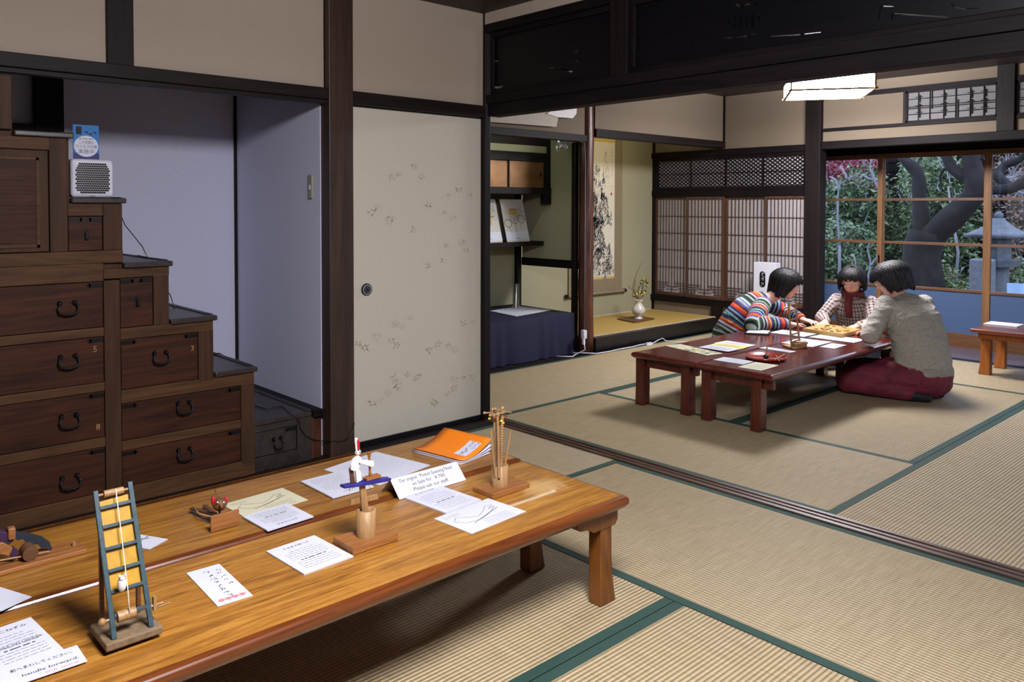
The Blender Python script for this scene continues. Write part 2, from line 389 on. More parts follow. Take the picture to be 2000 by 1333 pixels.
# tatami mats: (x0, x1, y0, y1, long direction, label)
TAT = [
 (.1, 1.0, -1.95, -.045, 'y', 'tatami mat of the front room between the sliding panel and the honey-coloured table'),
 (1.0, 2.95, -.985, -.045, 'x', 'tatami mat of the front room lying along the wooden sill'),
 (1.0, 1.99, -2.9, -.985, 'y', 'shaded tatami mat under the honey-coloured low table'),
 (1.99, 2.95, -2.9, -.985, 'y', 'bright tatami mat in the bottom foreground right of the table'),
 (2.95, 4.9, -.985, -.045, 'x', 'tatami mat of the front room at the right end of the sill'),
 (.1, 1.0, -3.9, -1.95, 'y', 'tatami mat beside the foot of the step chest'),
 (2.95, 4.9, -1.95, -.985, 'x', 'tatami mat right of the bright foreground mat'),
 (-.96, -.005, .045, 1.98, 'y', 'tatami mat of the back room in front of the navy cloth table'),
 (-.96, -.005, 1.98, 3.95, 'y', 'tatami mat of the back room in front of the scroll alcove'),
 (-.005, 1.965, .045, .985, 'x', 'tatami mat of the back room just behind the wooden sill'),
 (-.005, .98, .985, 2.96, 'y', 'tatami mat under the left red lacquer table'),
 (.98, 1.965, .985, 2.96, 'y', 'tatami mat on which the person in the grey sweater kneels'),
 (1.965, 2.92, .045, 2.0, 'y', 'tatami mat of the back room at the right edge, nearest the sill'),
 (1.965, 2.92, 2.0, 3.95, 'y', 'tatami mat of the back room right of the kneeling person'),
 (-.005, 1.965, 2.96, 3.95, 'x', 'tatami mat in front of the window veranda'),
 (2.92, 4.87, .045, 2.0, 'x', 'tatami mat of the back room far right by the sill'),
]
for x0, x1, y0, y1, ax, lb in TAT:
    e = .0015
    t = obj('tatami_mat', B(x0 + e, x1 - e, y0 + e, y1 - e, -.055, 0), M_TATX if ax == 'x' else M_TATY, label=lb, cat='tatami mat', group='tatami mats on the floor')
    bw = .036
    for s in (0, 1):
        if ax == 'x':
            yy = y0 + e if s == 0 else y1 - e - bw; b = B(x0 + e, x1 - e, yy, yy + bw, -.054, .0007)
        else:
            xx = x0 + e if s == 0 else x1 - e - bw; b = B(xx, xx + bw, y0 + e, y1 - e, -.054, .0007)
        obj('cloth_border', b, M_BORDER, t)
# front-room sill along the step chest, grooved
s = MB()
s.box(-.05, .1, -4.5, -.045, -.055, .001)
for x in (.0, .022, .052, .074): s.box(x, x + .012, -4.5, -.92, .001, .006)
s.m(1); s.box(.064, .07, -4.5, -.92, .006, .0075); s.box(.034, .038, -4.5, -.92, .001, .0066); s.box(.086, .09, -4.5, -.92, .006, .0075)
struct('trim_1', s, [M_DARKY, M_KLEG])
# sill between the rooms with grooves
s = MB(); s.box(-.05, 6, -.045, .045, -.055, .0)
for y, w in ((-.045, .022), (-.008, .016), (.026, .019)): s.box(.04, 6, y, y + w, 0, .007)
struct('trim_2', s, wood('sill_wood', rgb(38, 26, 24), rgb(104, 76, 58), 'x', .4, 1.0, .2))

# ---- left wall of the front room (plane x = 0)
def postbox(x0, x1, y0, y1, z0, z1, m=None, bev=.004): return struct('trim_3', B(x0, x1, y0, y1, z0, z1), m or M_DARK, bev)
PL = MB(); PL.box(-.06, -.012, -6, -2.02, 1.778, 2.31); PL.box(-.06, -.012, -1.92, -1.05, 1.778, 2.31); PL.box(-.06, -.012, -.915, -.045, 1.778, 2.31)
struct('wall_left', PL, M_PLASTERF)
postbox(-.09, .03, -1.045, -.912, 0, 2.31, M_PILLAR)                       # pillar right of the chest
postbox(-.05, .012, -2.02, -1.92, 1.778, 2.31)                   # short post above the lintel
postbox(-.06, .004, -.045, .0, 0, 2.31)                         # corner post
struct('trim_4', B(-.05, .022, -6, -1.045, 1.728, 1.782), M_DARKY, .003)
struct('trim_4', B(-.045, .006, -6, -1.045, 1.71, 1.728), M_DARKY)
struct('trim_4', B(-.05, .016, -.912, -.045, 1.718, 1.782), M_DARKY, .003)
# recess behind the step chest
struct('wall_recess_back', B(-1.06, -1.0, -6, -1.0, 0, 2.4), M_RECESS)
struct('wall_recess_side', B(-1.06, -.05, -1.05, -1.0, 0, 2.4), M_RECESS)
struct('ceiling_recess', B(-1.06, -.04, -6, -1.0, 2.3, 2.34), M_CEIL)
struct('trim_5', B(-1.0, -.985, -1.063, -1.048, .2, 2.3), M_DARK)
a = P(68, 200, 'x', -.96); b = P(125, 200, 'x', -.96)
struct('trim_5', B(-1.0, -.96, a.y, b.y, .2, 2.3), M_DARK, .003)
a = P(20, 242, 'x', -.96); struct('trim_5', B(-1.0, -.97, -6, b.y, a.z - .035, a.z + .005), M_DARKY)
# room behind the fusuma: closing panels so that no light leaks
struct('wall_behind_panel', B(-1.06, -.1, -.02, .04, 0, 2.3), M_PLASTER)
struct('wall_alcove_side', B(-1.92, -1.0, -.02, .045, 0, 2.31), M_PLASTER2)
# ---- ranma wall between the rooms (plane y = 0)
struct('trim_6', B(.028, 6, -.045, .045, 1.722, 1.79), M_DARKX, .003)
struct('trim_6', B(.028, 6, -.058, -.03, 1.79, 1.84), M_DARKX, .003)
struct('trim_6', B(.005, 6, -.05, .05, 2.19, 2.236), M_DARKX, .003)
struct('trim_6', B(.028, 6, -.02, .025, 1.742, 1.748), M_DARKX)
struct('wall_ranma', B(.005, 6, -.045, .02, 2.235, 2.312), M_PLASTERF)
postbox(.925, 1.03, -.055, .05, 1.79, 2.2, M_DARK)
struct('ceiling', B(-.06, 6, -6, 0, 2.3, 2.36), M_CEIL)
for y in (-5.2, -4.4, -3.6, -2.8, -2.0, -1.2): struct('trim_7', B(-.06, 6, y, y + .03, 2.275, 2.3), M_DARKX, .002)
struct('ceiling_back_room', B(-1.1, 6, 0, 4.02, 2.305, 2.36), M_CEIL)
for y in (.4, 1.0, 1.6, 2.2, 2.8, 3.4): struct('trim_7', B(-1.1, 6, y, y + .03, 2.28, 2.305), M_DARKX, .002)

def carved_panel(name, x0, x1, z0, z1, cuts, label):
    """board with pierced carving: holes cut right through"""
    mb = MB(); mb.box(x0, x1, -.012, .012, z0, z1)
    me = mesh_of(mb, name, M_RANMA, (0, 0, 0)); o = bpy.data.objects.new(name, me); COL.objects.link(o)
    cb = bpy.data.objects.new('cutter', mesh_of(cuts, 'cutter', M_RANMA, (0, 0, 0))); COL.objects.link(cb)
    md = o.modifiers.new('cut', 'BOOLEAN'); md.operation = 'DIFFERENCE'; md.object = cb; md.solver = 'EXACT'; md.use_self = True
    dg = bpy.context.evaluated_depsgraph_get(); me2 = bpy.data.meshes.new_from_object(o.evaluated_get(dg))
    bpy.data.objects.remove(o); bpy.data.objects.remove(cb)
    off = ((x0 + x1) / 2, 0, z0)
    for v in me2.vertices: v.co -= Vector(off)
    q = bpy.data.objects.new(name, me2); COL.objects.link(q); q.location = off; ORG[q.name] = off
    tag(q, label, 'transom'); return q
def cutline(mb, pts, w, y=.0, g=1.5):
    """slot along photo points lying on the carved board"""
    ps = [P(px, py, 'y', -.012) for px, py in pts]
    for p, q in zip(ps[:-1], ps[1:]):
        p, q = Vector((p.x, 0, p.z)), Vector((q.x, 0, q.z)); d = (q - p)
        mb.obox((p + q) / 2, d, (0, 1, 0), d.cross(Vector((0, 1, 0))), d.length / 2 + w * .3, .05, w * g / 2)
c = MB()
for pts, w in [([(960, 170), (972, 171), (981, 168)], .008), ([(962, 120), (974, 119)], .005), ([(1068, 133), (1084, 131)], .006), ([(1086, 131), (1100, 136), (1117, 140)], .007),
               ([(1117, 99), (1130, 98)], .004), ([(1118, 103), (1127, 103)], .004), ([(1118, 120), (1127, 119)], .005), ([(1119, 91), (1130, 91)], .004)]:
    cutline(c, pts, w)
def panel(cuts, x0, x1, lb):
    o = carved_panel('carved_transom', x0, x1, 1.84, 2.19, cuts, lb)
    f = MB()
    for a in ((x0, x1, 1.84, 1.868), (x0, x1, 2.16, 2.19)): f.box(a[0], a[1], -.032, -.012, a[2], a[3])
    for a in ((x0, x0 + .028), (x1 - .028, x1)): f.box(a[0], a[1], -.032, -.012, 1.868, 2.16)
    obj('moulded_frame', f, M_DARKX, o, bev=.006)
panel(c, .032, .925, 'near-black pierced transom board beside the corner post, with small curved slots')
c = MB()
for i in range(6):
    for j in range(6):
        if (i in (0, 5)) and (j < 1 or j > 3): continue
        x = 1421 + i * 11.6; y = 33 + j * 3.9 - i * .6
        cutline(c, [(x, y), (x + 5, y - .5)], .0045)
for pts, w in [([(1432, 9), (1438, 9), (1444, 13)], .006), ([(1450, 12), (1458, 8), (1464, 8)], .005), ([(1474, 8), (1477, 7)], .006),
               ([(1416, 73), (1430, 74)], .005), ([(1433, 74), (1447, 73), (1458, 70)], .005), ([(1462, 70), (1478, 65)], .003),
               ([(1350, 93), (1358, 90), (1365, 95), (1367, 102)], .003), ([(1372, 80), (1378, 80), (1381, 86)], .0035), ([(1345, 115), (1358, 116)], .002),
               ([(1500, 71), (1530, 69), (1562, 67)], .003), ([(1566, 66), (1603, 62)], .004),
               ([(1716, 38), (1720, 12), (1745, 13)], .003), ([(1742, 38), (1742, 27), (1770, 28), (1850, 33)], .004), ([(1870, 36), (1910, 41)], .005),
               ([(1858, 8), (1866, 14), (1885, 18), (1908, 16)], .003)]:
    cutline(c, pts, w)
panel(c, 1.03, 2.75, 'near-black pierced transom board above the lamp, with basket and pole carving')
postbox(2.75, 2.86, -.055, .05, 1.79, 2.2, M_DARK)
c = MB().box(3.2, 3.4, -.05, .05, 1.98, 1.99)
panel(c, 2.86, 5.88, 'near-black pierced transom board at the far right outside the view')

# ---- back room, left side (plane x = -1)
XT = -1.0
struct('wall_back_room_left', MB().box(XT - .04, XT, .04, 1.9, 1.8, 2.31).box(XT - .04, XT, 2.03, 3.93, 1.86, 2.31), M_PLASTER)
struct('trim_8', B(XT - .05, XT + .01, .04, 1.92, 1.745, 1.802), M_DARKY, .003)
struct('trim_8', B(XT - .07, XT + .015, 2.03, 3.99, 1.795, 1.862), M_DARKY, .003)
struct('trim_8', B(XT - .02, XT + .012, 3.925, 3.955, 1.862, 2.31), M_DARK)
struct('trim_8', B(XT - .13, XT - .09, 1.885, 1.93, 0, 1.745), M_DARK, .004)
# alcove shells
XB = -1.87
struct('wall_alcove_back', B(XB - .05, XB, .04, 3.99, 0, 2.31), M_PLASTER2)
struct('ceiling_alcove', B(XB, XT - .04, .04, 3.95, 2.28, 2.31), M_CEIL)
struct('trim_9', B(XB, XB + .045, 1.93, 1.975, 0, 2.28), M_DARK)
struct('wall_alcove_divider', B(XB + .04, -1.1, 1.99, 2.02, .76, 2.28), M_PLASTER2)
struct('trim_9', B(XB + .04, -1.1, 1.98, 2.03, .69, .76), M_DARKX, .003)
struct('trim_9', B(XB, XT, .04, 3.95, -.055, -.002), M_DARKY)
# raised alcove floor with its black front board
struct('trim_10', B(XT - .06, XT, 2.05, 3.86, -.055, .118), M_BLACK, .003)
obj('alcove_mat', B(XB, XT - .06, 2.02, 3.94, .06, .12), M_TOKOT, label='golden rush mat of the raised scroll alcove floor', cat='mat')
e = MB()
yy = 2.05
while yy < 3.9: e.box(XB + .0, XB + .006, yy, yy + .014, .12, .128); e.box(XT - .07, XT - .062, yy, yy + .014, .12, .124); yy += .028
struct('trim_10', e, M_PAPER)
# ---- far wall (plane y = 3.95)
YF = 3.95
F = MB(); F.box(-1.92, -1.0, YF, YF + .04, 1.785, 2.31); F.box(-1.0, -.125, YF, YF + .04, 1.785, 2.31)
F.box(.018, .712, YF, YF + .04, 1.917, 2.18); F.box(.018, 1.412, YF, YF + .04, 1.8, 1.892); F.box(.018, 1.412, YF, YF + .04, 2.215, 2.31)
F.box(1.535, 3.0, YF, YF + .04, 1.8, 1.892); F.box(1.535, 3.0, YF, YF + .04, 2.215, 2.31); F.box(3.0, 6, YF, YF + .04, 1.8, 2.31)
F.box(-1.87, -1.118, YF, YF + .04, .09, .215); F.box(-1.0, -.125, YF, YF + .04, .0, .225)
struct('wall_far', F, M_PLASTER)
struct('trim_11', B(-.125, .018, YF - .055, YF + .07, 0, 2.31), M_DARK, .005)     # main pillar
struct('trim_11', B(1.412, 1.535, YF - .03, YF + .07, 1.8, 2.31), M_DARK, .005)
struct('trim_11', B(-1.118, -1.0, YF - .03, YF + .06, -.05, .23), M_DARK, .004)
struct('trim_11', B(-1.92, -1.84, YF - .01, YF + .06, 0, 2.31), M_DARK, .003)
struct('trim_12', B(-1.87, -.125, YF - .03, YF + .05, 1.725, 1.787), M_DARKX, .003)
struct('trim_12', B(-1.87, -.125, YF - .02, YF + .05, 1.322, 1.385), M_DARKX, .003)
struct('trim_12', B(-1.87, -.125, YF - .03, YF + .07, .222, .282), M_DARKX, .003)
struct('trim_12', B(-1.87, -1.1, YF - .02, YF + .05, .02, .1), M_DARKX)
struct('trim_12', B(.018, 6, YF - .03, YF + .07, 1.735, 1.802), M_DARKX, .003)
struct('trim_12', B(.018, 1.412, YF - .012, YF + .05, 1.89, 1.919), M_DARKX, .002)
struct('trim_12', B(.018, 1.412, YF - .012, YF + .05, 2.176, 2.217), M_DARKX, .002)
struct('trim_12', B(1.535, 3, YF - .012, YF + .05, 1.89, 1.919), M_DARKX, .002)
struct('trim_12', B(1.535, 3, YF - .012, YF + .05, 2.176, 2.217), M_DARKX, .002)
struct('trim_12', B(.71, .732, YF - .01, YF + .05, 1.917, 2.18), M_DARK, .002)
struct('trim_12', B(0.0, 6, YF, YF + .05, -.055, .004), M_DARKX, .002)
# veranda beyond it
struct('floor_veranda', B(-.6, 6, YF + .05, 4.62, -.055, -.002), M_ENGAWA)
struct('wall_veranda', MB().box(-.9, 6, 4.6, 4.66, 1.705, 2.31).box(-1.9, -.9, 4.6, 4.66, 0, 2.31).box(-.95, -.9, YF + .04, 4.6, 0, 2.31), M_DARKX)
struct('ceiling_veranda', B(-.95, 6, YF + .04, 4.66, 2.31, 2.35), M_CEIL)
struct('trim_13', B(-.9, 6, 4.58, 4.64, 1.683, 1.71), M_SASHX)
struct('trim_13', B(-.9, 6, 4.575, 4.66, -.055, .012), M_SASHX)
# rest of the rooms, outside the frame
struct('wall_right', B(5.9, 5.96, -6, 4.0, 0, 2.31), M_PLASTER)
struct('wall_back', B(-.1, 6, -5.96, -5.9, 0, 2.31), M_PLASTER)
struct('wall_recess_end', B(-1.06, -.05, -6, -5.9, 0, 2.31), M_PLASTER)

# ---- transom with diamond lattice over the shoji
def lattice():
    o = thing('lattice_transom', 'dark transom with fine diamond lattice above the paper screens', 'transom', (-.97, YF, 1.385))
    x0, x1, z0, z1 = -1.84, -.13, 1.385, 1.725
    f = MB().box(x0, x1, YF - .018, YF + .02, z0, z0 + .034).box(x0, x1, YF - .018, YF + .02, z1 - .034, z1).box(x0, x0 + .05, YF - .018, YF + .02, z0 + .034, z1 - .034).box(x1 - .025, x1, YF - .018, YF + .02, z0 + .034, z1 - .034)
    obj('frame', f, M_DARKX, o, bev=.003)
    a0, a1, b0, b1 = x0 + .05, x1 - .025, z0 + .034, z1 - .034
    m = MB(); w = (a1 - a0) / 4
    for i in range(1, 4): m.box(a0 + i * w - .004, a0 + i * w + .004, YF - .014, YF + .001, b0, b1)
    m.box(a0, a1, YF - .013, YF - .001, (b0 + b1) / 2 - .0035, (b0 + b1) / 2 + .0035)
    sl = .72; H = b1 - b0; st = .076
    for sg in (1, -1):
        x = a0 - H / sl
        while x < a1 + H / sl:
            # line from (x, b0) rising with slope sg*sl, clipped to the opening
            pts = []
            for zz in (b0, b1):
                pts.append((x + sg * (zz - b0) / sl, zz))
            (xa, za), (xb, zb) = pts
            def clip(xa, za, xb, zb):
                t0, t1 = 0, 1; dx = xb - xa
                for lo, hi in ((a0, a1),):
                    if abs(dx) > 1e-9:
                        ta, tb = (lo - xa) / dx, (hi - xa) / dx
                        if ta > tb: ta, tb = tb, ta
                        t0, t1 = max(t0, ta), min(t1, tb)
                return t0, t1
            t0, t1 = clip(xa, za, xb, zb)
            if t1 - t0 > .02:
                p = Vector((xa + (xb - xa) * t0, YF - (.010 if sg > 0 else .004), za + (zb - za) * t0)); q = Vector((xa + (xb - xa) * t1, p.y, za + (zb - za) * t1)); d = q - p
                m.obox((p + q) / 2, d, (0, 1, 0), d.cross(Vector((0, 1, 0))), d.length / 2, .004, .0036)
            x += .05
    obj('diamond_lattice', m, M_DARKX, o)
    obj('paper_backing', B(a0, a1, YF + .002, YF + .004, b0, b1), M_SHOJIP, o)
lattice()
# ---- four shoji panels
def shoji(i, x0, x1, lb):
    z0, z1 = .284, 1.322; y = YF + (.0 if i % 2 else .022)
    o = thing('shoji_screen', lb, 'paper screen', ((x0 + x1) / 2, y, z0), 'paper screens of the far wall')
    f = MB(); st = .026
    f.box(x0, x0 + st, y - .012, y + .012, z0, z1).box(x1 - st, x1, y - .012, y + .012, z0, z1).box(x0 + st, x1 - st, y - .012, y + .012, z1 - .026, z1).box(x0 + st, x1 - st, y - .012, y + .012, z0, z0 + .034)
    obj('frame', f, M_SHOJI, o, bev=.002)
    a0, a1, b0, b1 = x0 + st, x1 - st, z0 + .034, z1 - .026
    m = MB(); n = 10; w = (a1 - a0) / n; k = .0019; F0, F1 = y - .006, y + .004
    zb = b0 + .115
    for j in range(1, n):
        lo = b0 if j in (2, 5, 8) else (b0 + .03 + .022 * (abs(j - n / 2) % 3) if j not in (1, 9) else b0 + .0)
        m.box(a0 + j * w - k, a0 + j * w + k, F0, F1, lo, b1)
    for zz in (1.118, .942, .767, .583): m.box(a0, a1, F0, F1, zz - k, zz + k)
    # stepped key pattern along the foot
    for s in (0, 1):
        for r in range(4):
            l = w * (2.2 + r * .6); zz = b0 + .018 + .027 * r
            xs = (a0, a0 + l) if s == 0 else (a1 - l, a1); m.box(xs[0], xs[1], F0, F1, zz - k, zz + k)
    for r in (0, 1): m.box(a0 + w * 3, a1 - w * 3, F0, F1, b0 + .03 + .03 * r - k, b0 + .03 + .03 * r + k)
    obj('lattice', m, M_SHOJI, o)
    obj('paper', B(a0, a1, y + .0045, y + .006, b0, b1), M_SHOJIP, o)
shoji(0, -1.84, -1.42, 'leftmost paper screen, beside the flower vase')
shoji(1, -1.435, -.985, 'second paper screen from the vase')
shoji(0, -.985, -.53, 'third paper screen from the vase, left of the white box')
shoji(1, -.545, -.125, 'paper screen beside the main pillar, behind the person in the striped sweater')
# ---- short paper lattice windows over the veranda opening
def ranma_shoji(x0, x1, lb):
    z0, z1 = 1.919, 2.176
    o = thing('lattice_window', lb, 'lattice window', ((x0 + x1) / 2, YF, z0), 'paper lattice windows high on the far wall')
    obj('frame', MB().box(x0, x1, YF - .008, YF + .02, z0, z0 + .014).box(x0, x1, YF - .008, YF + .02, z1 - .014, z1).box(x0, x0 + .014, YF - .008, YF + .02, z0, z1).box(x1 - .014, x1, YF - .008, YF + .02, z0, z1), M_DARKX, o)
    m = MB(); k = .0025; W = x1 - x0
    for j in range(1, 7):
        xx = x0 + W * j / 7
        if j in (2, 4): m.box(xx - k - .008, xx + k - .008, YF - .004, YF + .006, z0 + .014, z1 - .014); m.box(xx - k + .008, xx + k + .008, YF - .004, YF + .006, z0 + (.014 if j == 4 else .1), z1 - (.014 if j == 2 else .1))
        else: m.box(xx - k, xx + k, YF - .004, YF + .006, z0 + .014, z1 - .014)
    for zz, dd in ((.065, 0), (.12, .007), (.12, -.007), (.19, 0)): m.box(x0 + .014, x1 - .014, YF - .006, YF + .004, z0 + zz + dd - k, z0 + zz + dd + k)
    for j in (1, 3, 5, 6):
        xx = x0 + W * j / 7
        for zz in (.065, .12, .19):
            m.box(xx + .010, xx + .014, YF - .007, YF + .004, z0 + zz - .03, z0 + zz + .03); m.box(xx - .02, xx + .03, YF - .007, YF + .004, z0 + zz + .012, z0 + zz + .016)
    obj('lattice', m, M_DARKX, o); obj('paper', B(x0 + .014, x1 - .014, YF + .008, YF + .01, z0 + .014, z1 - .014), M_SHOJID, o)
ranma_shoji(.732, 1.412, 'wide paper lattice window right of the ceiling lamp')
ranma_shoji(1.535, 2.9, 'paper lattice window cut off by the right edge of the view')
# ---- sliding glass windows
def window(n, x0, x1, y, lb):
    z0, z1 = .012, 1.684
    o = thing('window_%d' % n, lb, 'window', ((x0 + x1) / 2, y, z0)); o['kind'] = 'structure'; st = .044
    f = MB(); f.box(x0, x0 + st, y - .015, y + .015, z0, z1).box(x1 - st, x1, y - .015, y + .015, z0, z1)
    obj('stile', f, M_SASH, o, bev=.003)
    g = MB(); g.box(x0 + st, x1 - st, y - .014, y + .014, z1 - .016, z1)
    for zz in (1.288, .892, .49): g.box(x0 + st, x1 - st, y - .012, y + .012, zz - .012, zz + .012)
    g.box(x0 + st, x1 - st, y - .014, y + .014, z0, .115)
    obj('rail', g, M_SASHX, o, bev=.002)
    obj('clear_pane', B(x0 + st, x1 - st, y - .0015, y + .0015, .502, z1 - .016), M_GLASS, o)
    obj('frosted_pane', B(x0 + st, x1 - st, y - .0015, y + .0015, .115, .478), M_FROST, o)
    return o
w = window(1, -.62, .285, 4.595, 'sliding glass window behind the person in the plaid shirt')
obj('finger_pull', B(.255, .27, 4.577, 4.581, .7, .77), M_BLACK, w)
window(2, .245, 1.168, 4.627, 'wide sliding glass window in front of the forked tree')
window(3, 1.15, 2.06, 4.595, 'sliding glass window at the right edge above the bench')
window(4, 2.02, 2.95, 4.627, 'sliding glass window outside the right edge')
window(5, 2.93, 3.9, 4.595, 'sliding glass window far right')
# ================================================================== sliding door with bamboo print
XD = -.03
d = thing('door_1', 'cream sliding door printed with pale bamboo sprays, black lacquer frame and round black pull', 'sliding door', (XD, -.48, 0)); d['kind'] = 'structure'
y0, y1, z0, z1 = -.912, -.045, .0, 1.718
a = P(686, 208, 'x', XD); b = P(940, 820, 'x', XD); c = P(700, 878, 'x', XD)
yl, yr, zb, zt = a.y, b.y, .03, a.z
obj('frame', MB().box(XD - .015, XD + .01, y0, yl, z0, z1).box(XD - .015, XD + .01, yr, y1, z0, z1).box(XD - .015, XD + .01, yl, yr, zt, z1).box(XD - .015, XD + .01, yl, yr, z0, zb), M_BLACK, d, bev=.002)
pn = MB(); pn.box(XD - .01, XD, yl, yr, zb, zt)
def spray(px, py, s, n=8, mi=1, a0=0.0):
    c = P(px, py, 'x', XD + .0006); pn.m(mi)
    for k in range(n):
        a = a0 + math.pi * 2 * k / n + U(-.3, .3); l = s * U(.6, 1.25); w = l * .09
        dx, dz = math.cos(a), math.sin(a) * .8; q = c + Vector((0, dx, dz)) * l; nx = Vector((0, -dz, dx)).normalized() * w
        mid = c + Vector((0, dx, dz)) * l * .55; st = c + Vector((0, dx, dz)) * l * .25
        pn.add([st, mid + nx, q, mid - nx], [(0, 1, 2, 3)])
for (px, py, s) in [(765, 347, .03), (778, 339, .022), (809, 325, .025), (822, 346, .026), (877, 381, .022), (896, 370, .028), (917, 382, .026), (727, 415, .034), (738, 406, .024), (761, 429, .036), (808, 450, .028),
                    (837, 401, .028), (868, 416, .024), (884, 426, .026), (871, 480, .024), (902, 474, .028), (912, 488, .028), (866, 509, .024), (836, 519, .024),
                    (735, 660, .03), (712, 680, .034), (765, 666, .03), (775, 676, .03), (700, 672, .025), (855, 672, .03), (838, 685, .03), (876, 676, .024), (888, 684, .026), (772, 632, .028), (800, 622, .024), (786, 638, .02), (905, 632, .03), (925, 628, .024),
                    (771, 738, .036), (778, 754, .034), (815, 737, .036), (796, 732, .024), (757, 768, .026), (726, 788, .034), (744, 781, .02), (888, 742, .032), (886, 758, .032), (920, 738, .03), (874, 770, .024), (848, 786, .034), (905, 737, .02)]:
    spray(px, py, s, 9, 1); spray(px, py, s * .8, 6, 2, .4)
obj('paper', pn, [M_FUS, M_FUSL, M_FUSL2], d)
c = P(716, 566, 'x', XD)
pu = MB().cyl((XD, c.y, c.z), (XD + .006, c.y, c.z), .032, .030, 28); pu.m(1).cyl((XD + .006, c.y, c.z), (XD + .0075, c.y, c.z), .026, .026, 28)
pu.m(0).cyl((XD + .0075, c.y, c.z), (XD + .009, c.y, c.z), .02, .018, 24); pu.m(1)
for k in range(8):
    a = k * math.pi / 4; rect(pu, (XD + .0092, c.y + .012 * math.cos(a), c.z + .012 * math.sin(a)), (0, math.cos(a), math.sin(a)), (0, -math.sin(a), math.cos(a)), .006, .003)
obj('round_pull', pu, [M_BLACK, M_STEEL], d)
# light switch on the recess side wall
c = P(608, 365, 'y', -1.05); sw = thing('light_switch', 'tall grey-green light switch plate on the recess wall left of the pillar', 'light switch', (c.x, -1.05, c.z - .06))
obj('plate', B(c.x - .018, c.x + .018, -1.058, -1.05, c.z - .058, c.z + .058), M_SWITCH, sw, bev=.002)
obj('toggle', B(c.x - .005, c.x + .005, -1.062, -1.058, c.z - .014, c.z + .008), M_WPLAS, sw)

# ================================================================== step chest (kaidan-dansu)
ch = thing('step_chest', 'dark wooden staircase chest with iron-handled drawers, stepping down to the right', 'step chest', (-.35, -1.9, 0))
XF = -.004; XR = -.95
YE = [-2.98, -2.345, -2.155, -1.966, -1.785, -1.597, -1.414, -1.195]
ZT = [1.7, 1.5, 1.25, .988, .742, .492, .235]        # top of each column
# carcass: one box per column, set back behind the frame
body = MB(); ends = [-2.345, -2.155, -1.966, -1.785, -1.597, -1.414, -1.12]; starts = [-3.3, -2.345, -2.155, -1.966, -1.785, -1.597, -1.414]
for a, b, z in zip(starts, ends, ZT):
    xf = XF - .021 if b < -1.2 else -.041
    body.box(XR, xf, a, b, 0.0, z - .022)
obj('carcass', body, M_CHESTV, ch)
# treads with rounded noses
for a, b, z in zip(starts[1:], ends[1:], ZT[1:]):
    last = b > -1.2
    t = MB(); t.box(XR, XF + (.014 if not last else -.01), a, b + (.012 if not last else 0), z - .022, z)
    o = obj('tread', t, M_TREAD, ch, bev=.005)
    obj('edge_strip', MB().box(XR, XF - .03, b - .018, b - .01, z, z + .004).box(XR, XF - .03, b - .004, b + .006, z, z + .004), M_TREAD, o)
# face frame
fr = MB()
def H(a, b, z0, z1, x=XF): fr.m(0).box(x - .02, x, a, b, z0, z1)
def V(a, b, z0, z1, x=XF): fr.m(1).box(x - .02, x + .0009, a, b, z0, z1)
V(-2.041, -1.98, .0, .92); H(-3.3, -2.041, .918, .99); H(-2.041, -1.785, .926, .966); H(-3.3, -1.966, .99, 1.04)
for z in (.732, .512, .292, .067): 
    pass
H(-3.3, -2.041, .698, .734); H(-3.3, -2.041, .478, .514); H(-3.3, -2.041, .254, .293); H(-3.3, -2.041, 0, .07)
V(-1.85, -1.787, .72, .93); H(-1.98, -1.6, .676, .722); V(-1.666, -1.6, .46, .68); H(-1.98, -1.414, .416, .47)
V(-1.477, -1.414, .06, .42); H(-1.98, -1.477, .222, .262); H(-1.98, -1.414, 0, .072)
V(-2.228, -2.166, 1.04, 1.478); H(-3.3, -2.166, 1.43, 1.478); V(-2.04, -1.968, 1.04, 1.228); H(-2.166, -2.04, 1.178, 1.228)
V(-2.40, -2.347, 1.5, 1.7); V(-3.3, -2.41, 1.5, 1.7)
obj('face_frame', fr, [M_CHESTF, M_CHESTV], ch, bev=.003)
fr = MB()
H(-1.414, -1.195, .182, .213, -.02); H(-1.414, -1.195, 0, .066, -.02); V(-1.195, -1.12, 0, .213, -.02)
obj('lowest_step_frame', fr, [M_TREAD, M_TREAD], ch, bev=.002)
def bail(parent, y, z, w=.05, x=XF - .003):
    pts = [(x + .004, y - w * .42, z), (x + .012, y - w * .5, z - .006), (x + .018, y - w * .58, z - .02), (x + .02, y - w * .5, z - .036), (x + .021, y - w * .2, z - .043), (x + .021, y + w * .2, z - .043),
           (x + .02, y + w * .5, z - .036), (x + .018, y + w * .58, z - .02), (x + .012, y + w * .5, z - .006), (x + .004, y + w * .42, z)]
    m = MB().tube(pts, [.004, .0045, .0042, .0042, .0048, .0048, .0042, .0042, .0045, .004], 8)
    for s in (-1, 1): m.cyl((x, y + s * w * .42, z), (x + .006, y + s * w * .42, z), .011, .008, 12); m.ball((x + .008, y + s * w * .45, z), .007)
    obj('bail_handle', m, M_IRON, parent)
def corner(parent, y, z, s, w=.05, h=.016, x=XF - .003):
    m = MB(); ya, yb = (y, y + s * w) if s > 0 else (y + s * w, y)
    m.box(x, x + .002, ya, yb, z - h, z); m.cyl((x, y + s * w, z - h / 2), (x + .002, y + s * w, z - h / 2), h / 2, h / 2, 10)
    obj('iron_plate', m, M_IRON, parent)
